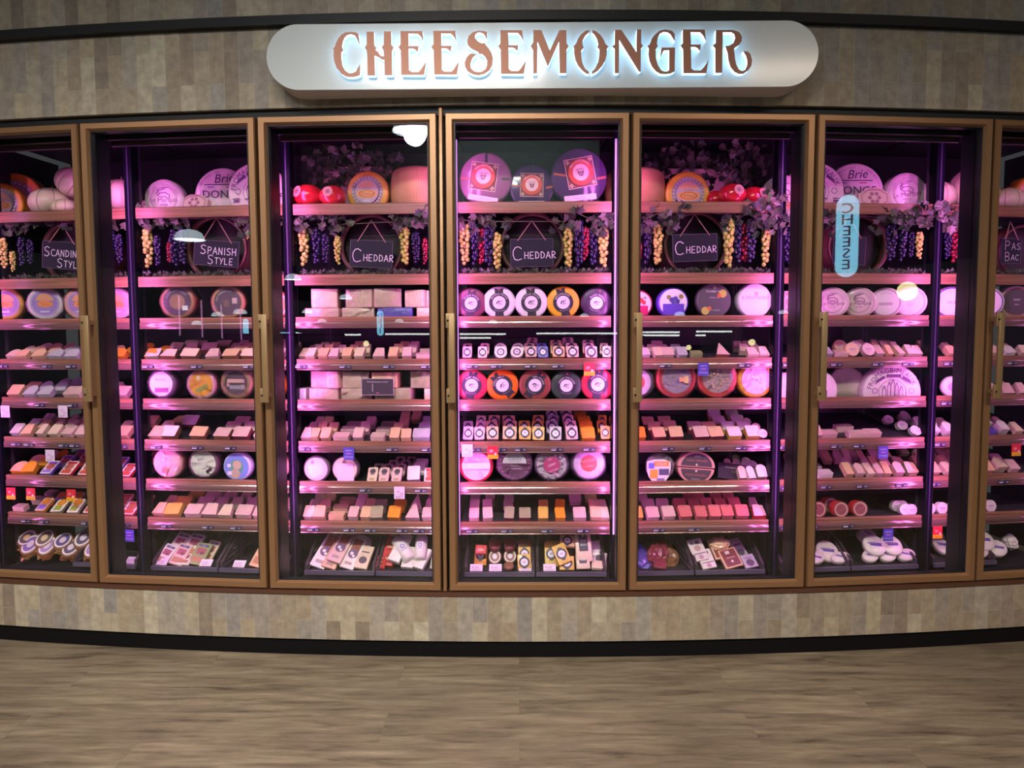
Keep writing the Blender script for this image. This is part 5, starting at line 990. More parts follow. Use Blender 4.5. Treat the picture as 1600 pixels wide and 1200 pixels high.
# ------------------------------------------------------------ rows of cut pieces, packs and small cheeses
PC = {}
def piece_meshes(kind, c, rind, w_, h, wrap):
    key = (kind, c, rind, round(w_, 3), round(h, 3), wrap)
    if key in PC: return PC[key]
    m = cmat(c, wrap); th = .026
    q = .0045
    if kind in ('slab', 'pack', 'mini', 'flat'): P = [(-w_/2+q, 0), (w_/2-q, 0), (w_/2, q), (w_/2, h-q), (w_/2-q, h), (-w_/2+q, h), (-w_/2, h-q), (-w_/2, q)]
    elif kind == 'wedge': P = [(-w_/2, 0), (w_/2, 0), (w_*.36, h-q), (w_*.32, h), (-w_*.32, h), (-w_*.36, h-q)]
    elif kind == 'tri': P = [(-w_/2, 0), (w_/2, 0), (w_*.05, h*1.5), (-w_*.02, h*1.5)]
    elif kind == 'stick': P = [(-w_/2, 0), (w_/2, 0), (w_/2, h*1.1), (-w_/2, h*1.1)]
    elif kind == 'round': P = [(-w_/2, 0), (w_/2, 0)]+[(w_/2*cos(pi*i/10), h*.45+h*.55*sin(pi*i/10)) for i in range(11)]
    elif kind in ('disc', 'tub', 'cup'): P = [(w_/2*cos(2*pi*i/20), w_/2+w_/2*sin(2*pi*i/20)) for i in range(20)]; th = .04 if kind == 'tub' else .022
    elif kind == 'tube': P = [(-w_/2, 0), (w_/2, 0)]+[(w_/2*cos(pi*i/8), h-w_/2+w_/2*sin(pi*i/8)) for i in range(9)]; th = w_*.8
    if kind == 'pack': th = .014
    mb = MB(); mb.prism(P, 0, th, m, side=cmat(rind, wrap) if rind else None); out = [('cheese_piece' if kind != 'pack' else 'pack', mb.mesh('piece'))]
    a = None
    if kind == 'mini':
        a = Art(-.0004); s = min(w_, h)*.40; a.rect(0, h*.5, s*.8, s*2.35, BLK); a.disc(0, h*.48, s, BLK, 20); a.disc(0, h*.48, s*.66, LIL, 20); emblem(a, 0, h*.48, s*.5, INK)
    elif kind == 'disc':
        a = Art(-.0004); a.disc(0, w_/2, w_*.30, BLK, 20); a.disc(0, w_/2, w_*.21, (.75, .66, .8), 20); a.rect(0, w_*.5, w_*.12, w_*.06, BLK)
    elif kind == 'cup':
        a = Art(-.0004); a.disc(0, w_/2, w_*.40, (.72, .6, .68), 20, r2=w_*.37); a.rect(0, w_*.52, w_*.5, w_*.10, (.45, .33, .5)); a.rect(0, w_*.36, w_*.36, w_*.05, (.5, .4, .5))
    elif kind == 'tub':
        a = Art(-.0004); a.disc(0, w_/2, w_*.42, (.7, .45, .42), 20, r2=w_*.36); a.disc(0, w_/2, w_*.30, (.25, .08, .08), 20); a.rect(0, w_*.5, w_*.7, w_*.12, (.3, .1, .1), .5)
    elif kind == 'pack':
        a = Art(-.0004)
        if rind == 'bu': a.rect(0, h*.82, w_*.8, h*.2, (.16, .08, .5)); a.disc(0, h*.55, w_*.36, (.5, .12, .1), 16); a.rect(0, h*.2, w_*.8, h*.22, (.3, .2, .6))
        elif rind == 'rd': a.rect(0, h*.85, w_*.8, h*.2, (.55, .03, .05)); a.disc(0, h*.55, w_*.36, (.5, .15, .1), 16); a.rect(0, h*.2, w_*.8, h*.25, (.6, .10, .06))
        elif rind == 'gn': a.disc(0, h*.75, w_*.40, (.80, .32, .04), 16); a.disc(0, h*.75, w_*.3, (.5, .15, .03), 16, r2=w_*.26); a.rect(0, h*.3, w_*.6, h*.35, (.35, .42, .05))
        elif rind == 'ora': a.disc(0, h*.72, w_*.42, (.82, .34, .04), 16); a.disc(0, h*.72, w_*.3, (.5, .15, .03), 16, r2=w_*.26); a.rect(0, h*.28, w_*.7, h*.32, (.30, .18, .68))
        else: a.disc(0, h*.70, w_*.30, (.08, .06, .08), 16); a.rect(0, h*.52, w_*.4, h*.14, (.2, .17, .16)); a.rect(0, h*.14, w_*.5, h*.16, (.45, .36, .18))
    elif kind == 'slab' and rind == 'bu':
        pass
    if a: out.append(('printed_label', a.mb.mesh('label')))
    PC[key] = out; return out
KN = dict(cup='round tub', slab='cheese slab', wedge='cheese wedge', tri='pointed wedge', stick='cheese stick', round='rounded cheese', disc='mini round', tub='labelled round', tube='cheese tube', mini='labelled cheddar', pack='flat pack', flat='flat wedge')
KO = dict(cup='cheese_cup', slab='cheese_slab', wedge='cheese_wedge', tri='cheese_wedge', stick='cheese_stick', round='soft_cheese', disc='mini_cheese', tub='cheese_tub', tube='cheese_tube', mini='labelled_cheddar', pack='cheese_pack', flat='cheese_wedge')
# (x, width px, kind, colour, how many deep, side colour, wrapped)
def Fc(s):
    out = []
    for it in s.split():
        p = it.split(','); out.append((float(p[0]), float(p[1]), dict(s='slab', w='wedge', t='tri', k='stick', r='round', d='disc', u='tub', b='tube', m='mini', p='pack', f='flat', c='cup')[p[2]], p[3], int(p[4]), p[5] if len(p) > 5 and p[5] != '-' else None, len(p) > 6))
    return out
FAC = {
 (0,'D'): '6,24,r,cr,3 33,26,r,pe,3 58,24,r,pe,3 85,28,r,li,3 111,26,r,li,3 138,24,r,cr,2 160,24,r,pe,2 183,26,r,ora,3',
 (1,'D'): '206,20,r,ora,3 231,26,s,cr,4,gn 262,28,w,cr,4,br 293,30,s,cr,4,br 331,24,w,pk,4,-,w 358,28,s,pe,4,br 388,30,s,cr,4,br 418,24,s,pk,3 436,14,s,cr,3',
 (2,'D'): '466,14,w,gn,2 484,16,k,cr,3,- 503,16,k,pe,3,- 521,18,w,pk,2 541,16,k,pe,3,- 561,16,k,cr,2,- 592,20,w,pk,1 613,16,k,pe,3 635,16,k,pk,3,- 660,26,f,pk,2,- 684,20,f,pk,2,-',
 (3,'D'): '729,16,m,pk,2 754,16,m,pk,2 782,23,d,wh,2,- 808,23,d,wh,2 831,19,m,pk,4 849,17,m,bu,2 872,20,m,pe,3,ora 896,21,m,pk,4,rd 924,21,m,pk,3,rd 947,14,m,cr,2',
 (4,'D'): '976,18,w,cr,2 1007,20,s,wh,2,-,w 1030,16,s,cr,2 1045,20,s,pk,3,- 1068,18,s,li,2 1090,20,f,gn,1 1131,24,t,pk,1,br 1178,20,w,cr,3,- 1198,18,w,cr,3,gn 1234,18,w,cr,3',
 (5,'D'): '1276,16,s,li,2 1297,14,s,li,2 1317,26,f,pk,1 1334,26,c,pe,2 1359,24,c,pk,2 1376,14,k,pk,2 1393,10,k,pe,3 1410,11,k,cr,3 1424,11,k,cr,3 1447,18,w,cr,3',
 (6,'D'): '1490,20,w,pe,3 1510,18,w,cr,3,- 1532,18,w,cr,2 1556,20,w,cr,3,- 1580,22,s,wh,3,-,w 1603,20,w,cr,2',
 (0,'E'): '12,26,s,pe,2,- 42,24,r,li,3 66,26,r,li,3 108,36,s,pk,3,-,w 150,26,s,pk,2 183,30,s,pk,2',
 (0,'F'): '8,20,s,wh,3,-,w 34,20,w,pe,3 54,16,w,cr,3 76,20,s,cr,3,- 98,22,s,pk,3,-,w 120,20,s,pk,2 142,20,w,cr,2 164,18,s,cr,2 186,20,s,pe,3',
 (1,'F'): '203,24,r,pe,3 224,20,w,cr,3,gn 256,32,s,wh,3,br 303,28,s,pe,2,br 340,28,s,pk,3,br,w 371,30,s,pk,3,mr,w 403,26,s,pk,2 432,22,w,pk,2',
 (2,'F'): '465,18,w,pk,3 486,18,s,pe,3 505,18,s,pe,3 530,28,f,pk,3 556,18,s,pk,3 586,26,f,pk,3 613,18,s,pe,4 632,18,s,pe,4 657,30,s,li,3,-,w 682,16,s,pk,2',
 (3,'F'): '730,18,m,li,2 748,18,m,pk,3 769,21,m,pe,3,pk 795,24,m,pe,3,ora 819,20,m,go,2,ora 841,20,m,go,3,ora 867,20,m,li,4 895,20,m,pk,4,- 921,24,s,ora,4,-,w 947,16,m,ora,3',
 (4,'F'): '976,18,s,ora,3,ora 1002,20,s,ora,3,ora 1033,23,s,pe,3,mr 1060,24,s,pe,3,mr 1100,26,s,pk,2,mr 1124,26,s,pe,2,mr 1152,24,s,wh,4,go 1182,24,s,wh,4,go 1207,16,c,pk,3 1234,16,c,pk,3',
 (5,'F'): '1280,20,s,cr,3 1302,30,f,pk,1 1345,34,f,pk,2 1370,30,f,pk,1 1436,18,c,wh,3 1452,16,c,wh,3',
 (6,'F'): '1468,18,b,wh,3 1488,18,b,wh,2 1507,18,w,cr,3,- 1532,18,b,wh,2 1555,20,f,bu,2,-,w 1577,18,b,wh,3 1597,16,w,cr,4',
 (0,'G'): '8,30,r,pe,3,ora 34,26,r,ora,3,ora 62,22,p,wh,3,bu 92,24,p,wh,3,rd 122,24,p,wh,2,rd 152,22,p,wh,2,bu 186,24,p,wh,3,rd',
 (2,'G'): '577,17,p,cr,2,- 596,17,p,pk,4,- 616,17,p,pk,4,- 644,22,s,wh,3,-,w 672,24,p,wh,3,rd 693,18,p,wh,2,rd',
 (4,'G'): '1166,12,b,cr,3 1180,12,b,wh,3 1194,14,b,gn,4 1208,14,b,wh,3 1234,18,b,wh,3',
 (5,'G'): '1275,18,w,cr,3 1296,30,f,wh,2,-,w 1334,14,k,pe,4,- 1352,14,b,pk,4 1367,13,k,cr,4,- 1382,13,b,pk,4,-,w 1395,12,k,pe,4 1413,16,b,pk,3 1432,14,w,cr,4,gn 1450,18,s,pe,4',
 (6,'G'): '1470,20,s,pe,4 1492,20,w,cr,4 1512,16,s,pe,3 1532,16,s,pk,3 1553,20,s,pe,4 1574,20,b,cr,4,-,w 1596,20,s,pk,4',
 (0,'H'): '14,24,f,pk,3 50,20,p,pk,2,ora 76,22,p,wh,2,gn 102,22,p,wh,2,gn 128,24,p,wh,2,rd 156,24,p,wh,2,rd 188,26,p,wh,2,rd',
 (1,'H'): '225,22,w,pe,2 258,30,s,go,3,-,w 290,30,s,pk,3 317,28,w,pk,3 344,24,w,cr,3 371,28,s,pk,3,-,w 398,26,s,pk,3,-,w 426,18,s,cr,2',
 (2,'H'): '462,18,s,cr,3,-,w 490,26,w,pe,3 519,28,f,pe,3 545,18,s,pk,3 565,18,s,pe,3 583,22,s,se,2,-,w 611,22,s,ora,2,ora 640,26,t,pk,2 666,24,s,pk,3,-,w 688,16,s,pk,2',
 (3,'H'): '738,18,s,pk,3 761,18,s,pk,3 794,18,s,se,3,mr,w 819,20,s,se,3,mr,w 850,18,s,go,3 876,17,s,ora,2 907,22,s,pk,3 933,22,s,pe,3 952,14,w,cr,2',
 (4,'H'): '976,20,s,cr,2 999,20,s,go,2 1024,22,s,pk,3 1050,22,s,pk,2 1076,22,s,hp,3 1101,21,s,hp,3,-,w 1122,21,s,hp,3 1144,21,s,hp,3,-,w 1167,22,s,hp,3,-,w 1190,18,w,pk,1,rd 1234,18,w,pk,2,rd',
}
FAC[(6,'E')] = '1556,20,w,pk,2 1579,22,s,pk,2,-,w 1603,20,w,pk,2'
FAC[(5,'H')] = '1288,28,u,br,2,rd 1322,28,u,br,2,rd 1353,28,u,br,1,rd 1425,20,c,wh,2 1438,20,c,wh,2'
FAC[(6,'H')] = '1462,22,c,wh,1 1482,22,c,wh,1 1502,22,c,wh,1 1541,22,c,wh,1 1561,22,c,wh,1'
used = {}
for (b, row), spec in FAC.items():
    L = Fc(spec); rg = random.Random(b*31+ord(row)); tl = tilt(b, row)
    for i, (x, wp, kind, c, n, rind, wr) in enumerate(L):
        for k in range(n):
            t = .325+.095*k+rg.uniform(0, .008)
            if kind in ('tub', 'disc', 'cup') and tl == 0: t = .335+.07*k
            u0, _ = loc(b, x, 600, .325); kk = (D+.33)/1100; w_ = wp*kk*.90
            hh = {'D': .052, 'E': .060, 'F': .060, 'G': .062, 'H': .060}[row]
            h = hh if kind not in ('pack',) else hh*1.35
            if kind == 'flat': h = hh*.7
            if b == 2 and row == 'G': h = .070
            wq = round(w_/.004)*.004
            if abs(u0) > HW[b]-.028-wq/2: u0 = math.copysign(HW[b]-.028-wq/2, u0)
            ms = piece_meshes(kind, c, rind, wq, h, wr)
            lean = rg.uniform(44, 56)
            if kind in ('mini', 'disc', 'cup') : lean = rg.uniform(18, 30)
            if kind == 'pack': lean = rg.uniform(52, 60)
            if kind == 'flat': lean = rg.uniform(66, 76)
            if kind == 'tub' or (kind in ('disc', 'cup') and tl == 0): lean = rg.uniform(4, 10)
            if tl == 0 and kind not in ('tub', 'disc', 'cup'): lean = min(lean, 40)
            thk = .014 if kind == 'pack' else .04 if kind == 'tub' else .022 if kind == 'disc' else wq*.8 if kind == 'tube' else .026
            z = board(b, row, t)+.0015+max(0, thk*sin(radians(lean))-thk*cos(radians(lean))*tl*-1 if False else thk*sin(radians(lean))+thk*cos(radians(lean))*tl)
            if kind in ('tub',) and k: z += .0
            u = u0+rg.uniform(-.003, .003)*(1+k); rr_ = rg.uniform(-3, 3)
            if kind in ('slab', 'wedge', 'stick') and rg.random() < .12 and k: continue
            used[b, row, k] = used.get((b, row, k), 0)+1; od = ORD[min(used[b, row, k]-1, 13)]
            cn = COLR[c][1]+(' film-wrapped' if wr else '')
            lb = '%s %s, %s along in the %s row, %s, %s door' % (cn, KN[kind], od, ORD[k], SHELF[row], ORD[b])
            o = bpy.data.objects.new(KO[kind], ms[0][1]); COL.objects.link(o)
            place(o, b, u, t, z, radians(rg.uniform(-4, 4)), radians(-lean), radians(rr_)); tag(o, lb, 'cheese', '%s on the %s' % (KN[kind]+'s', SHELF[row]))
            if len(ms) > 1:
                q = bpy.data.objects.new('printed_label', ms[1][1]); COL.objects.link(q); q.parent = o

# ------------------------------------------------------------ woven bins at the bottom with loose packs
M_BIN = wood_mat('woven_dark', (.020, .014, .016), (.085, .06, .075), .6, 1)
M_BINF = mat('bin_mat', (.022, .020, .020), .8, bump=.6, bscale=250)
ZB0 = zat(894, .30); SL = .02
def bin_(b, u0, u1, lb):
    e = thing('woven_bin', lb, 'basket', b, (u0+u1)/2, .30, ZB0-.012, 0, 'dark woven bins at the bottom'); w_ = (u1-u0)/2; mb = MB(); d = .47
    mb.box((-w_, .0, 0), (w_, d, .006), M_BINF); mb.build('bin_mat', e)
    mb = MB()
    for sx in (-1, 1):
        P = [(0, .0), (d, 0), (d, .20), (.24, .17), (0, .035)]
        vs = [(sx*w_+(-sx*.012 if q else 0)+sx*0, a, z+.001) for q in (0, 1) for a, z in P]; n = 5
        mb.add(vs, [tuple(range(n)) if sx < 0 else tuple(reversed(range(n))), tuple(n+i for i in reversed(range(n))) if sx < 0 else tuple(n+i for i in range(n))]+[(i, n+i, n+(i+1) % n, (i+1) % n) if sx < 0 else (i, (i+1) % n, n+(i+1) % n, n+i) for i in range(n)], M_BIN)
        for j in range(5):   # slanting woven cords
            mb.tube([(sx*(w_-.012), .01+j*.045, .018+j*.024), (sx*(w_-.013), .26, .035+j*.030), (sx*(w_-.012), d-.03, .045+j*.035)], .004, M_BIN, 5)
    mb.box((-w_, d-.01, .006), (w_, d, .20), M_BIN); mb.build('woven_sides', e)
    mb = MB(); mb.box((-w_, -.012, -.004), (w_, .0, .014), mat('bin_lip', (.10, .085, .13), .3)); mb.build('front_lip', e)
for b in range(7):
    h = HW[b]*(R-.5)/R-.034
    for k, (a0, a1) in enumerate(((-h, -.004), (.004, h))):
        if b == 0 and k == 0 or b == 6 and k == 1: continue
        bin_(b, a0, a1, 'dark woven bin, %s one behind the %s door' % (ORD[k], ORD[b]))
def flat_item(b, x, y, wp, hp, rot, name, label, cat, col, art=None, layer=0, lean=38, th=.018, yaw=0, kind='box', group=None, wrap=0):
    """an item lying in a bin with its face turned up to the door"""
    z0 = ZB0-.005; u, t, z = floor_t(b, x, y+hp*.42, z0+layer*.030, .0, .30)
    t = max(.312, min(t, .70)); u = loc(b, x, y, t)[0]; k = (D+t)/1100; w_ = wp*k; h = hp*k/max(.5, cos(radians(lean))*.93)
    e = bpy.data.objects.new(name, None); COL.objects.link(e); tag(e, label, cat, group)
    place(e, b, u, t, ZB0-.005+layer*.030+(th*sin(radians(lean)) if kind in ('box', 'round') else .004), radians(yaw), radians(-lean), radians(rot)); mb = MB(); m = cmat(col, wrap) if not callable(col) else col
    if kind == 'box': mb.box((-w_/2, 0, 0), (w_/2, th, h), m, bev=min(.004, th*.3))
    elif kind == 'round': mb.lathe([(0, 0), (w_/2-.004, 0), (w_/2, .004), (w_/2, th-.004), (w_/2-.004, th), (0, th)], m, 32, Matrix.Translation((0, 0, h/2)) @ Matrix.Diagonal((1, 1, h/w_, 1)))
    elif kind == 'tube': mb.lathe([(0, -h/2), (w_*.34, -h/2), (w_*.5, -h*.46), (w_*.5, h*.42), (w_*.3, h*.5), (0, h*.5)], m, 18, Matrix.Translation((0, w_*.4, h/2)) @ Matrix.Rotation(radians(0), 4, 'X'), 'z')
    elif kind == 'crumple':
        rg = random.Random(int(x)); bm = bmesh.new(); bmesh.ops.create_icosphere(bm, subdivisions=3, radius=1)
        for v in bm.verts: v.co = Vector((v.co.x*w_/2, v.co.y*.03, v.co.z*h/2))*rg.uniform(.78, 1.12)
        bm.verts.index_update(); mb.add([v.co+Vector((0, .03, h/2)) for v in bm.verts], [tuple(v.index for v in f.verts) for f in bm.faces], m); bm.free()
    mb.build('body', e)
    if name == 'cheese_tin':
        rg = random.Random(int(x*7)); mb = MB(); vs = [(0, th+.001, h/2)]; n = 22
        for i in range(n): q = rg.uniform(.50, .68); vs.append((w_*q*cos(2*pi*i/n), th+rg.uniform(-.015, .002), h/2+h*q*sin(2*pi*i/n)))
        mb.add(vs, [(0, 1+i, 1+(i+1) % n) for i in range(n)], mat('gold_foil', (.85, .55, .22), .25, 1.0)); mb.build('gold_foil', e)
    if art:
        a = Art(-.0004 if kind != 'tube' else -w_*.12); art(a, w_, h); a.build('printed_label', e)
    return e
def A_ring(c1=(.13, .09, .16), c2=(.72, .6, .7)):
    def f(a, w_, h):
        for q, c in ((.42, OFF), (.34, c1), (.17, c2)): a.disc(0, h/2, h*q, c, 24, sx=w_/h)
    return f
def A_pack(a, w_, h): a.rect(0, h*.86, w_*.7, h*.10, (.13, .09, .28)); a.rect(0, h*.60, w_*.6, h*.26, (.45, .10, .16)); a.disc(w_*.1, h*.52, w_*.12, (.2, .08, .1), 10); a.rect(0, h*.22, w_*.72, h*.24, (.50, .22, .12)); a.text('brie', 0, h*.86, h*.08, OFF)
def A_long(a, w_, h): a.rect(0, h*.66, w_*.62, h*.36, (.30, .10, .06)); a.disc(0, h*.42, w_*.34, (.20, .10, .22), 18); a.disc(-w_*.08, h*.42, w_*.12, OFF, 10); a.disc(w_*.1, h*.36, w_*.1, OFF, 10); a.rect(0, h*.14, w_*.5, h*.08, (.45, .35, .3))
def A_red(a, w_, h):
    for q in (.18, .5, .82): a.disc(0, h*q, w_*.36, (.38, .02, .02), 14, sx=1); a.rect(0, h*q, w_*.6, h*.07, (.75, .35, .2))
def A_tube(a, w_, h): a.rect(0, h*.48, w_*.52, h*.30, (.80, .70, .84)); a.disc(0, h*.50, w_*.17, (.25, .2, .4), 12, r2=w_*.10); a.text('chevre', 0, h*.38, w_*.14, INK)
def A_mini(a, w_, h): s = min(w_, h)*.40; a.rect(0, h/2, s*.7, s*2.4, BLK); a.disc(0, h/2, s, BLK, 20); a.disc(0, h/2, s*.66, LIL, 20); emblem(a, 0, h/2, s*.5, INK)
def A_black(a, w_, h): a.rect(0, h*.66, w_*.55, h*.60, (.04, .03, .05)); a.text('OLD', 0, h*.72, w_*.20, OFF); a.text('IRISH', 0, h*.58, w_*.17, OFF); a.disc(0, h*.90, w_*.06, OFF, 10)
def A_brown(a, w_, h): a.rect(0, h*.5, w_*.82, h*.86, (.20, .05, .04)); a.rect(-w_*.05, h*.78, w_*.24, h*.16, (.8, .62, .6)); a.rect(0, h*.5, w_*.5, h*.05, (.6, .3, .28)); a.disc(0, h*.3, w_*.07, (.85, .7, .65), 12)
def A_multi(a, w_, h): a.rect(-w_*.25, h*.8, w_*.25, h*.14, (.3, .2, .3)); a.rect(w_*.12, h*.8, w_*.3, h*.14, (.12, .08, .14)); a.disc(0, h*.55, w_*.22, (.6, .35, .35), 14); a.rect(0, h*.3, w_*.8, h*.05, (.3, .2, .25)); a.disc(0, h*.14, w_*.16, (.55, .3, .4), 12)
def A_camb(a, w_, h): a.rect(w_*.06, h*.50, w_*.52, h*.15, (.14, .08, .36), -.5); a.rect(-w_*.04, h*.58, w_*.46, h*.06, (.22, .14, .5), -.5)
def A_half(a, w_, h): a.disc(0, h*.35, w_*.3, (.12, .09, .12), 14); a.rect(0, h*.7, w_*.6, h*.05, INK)
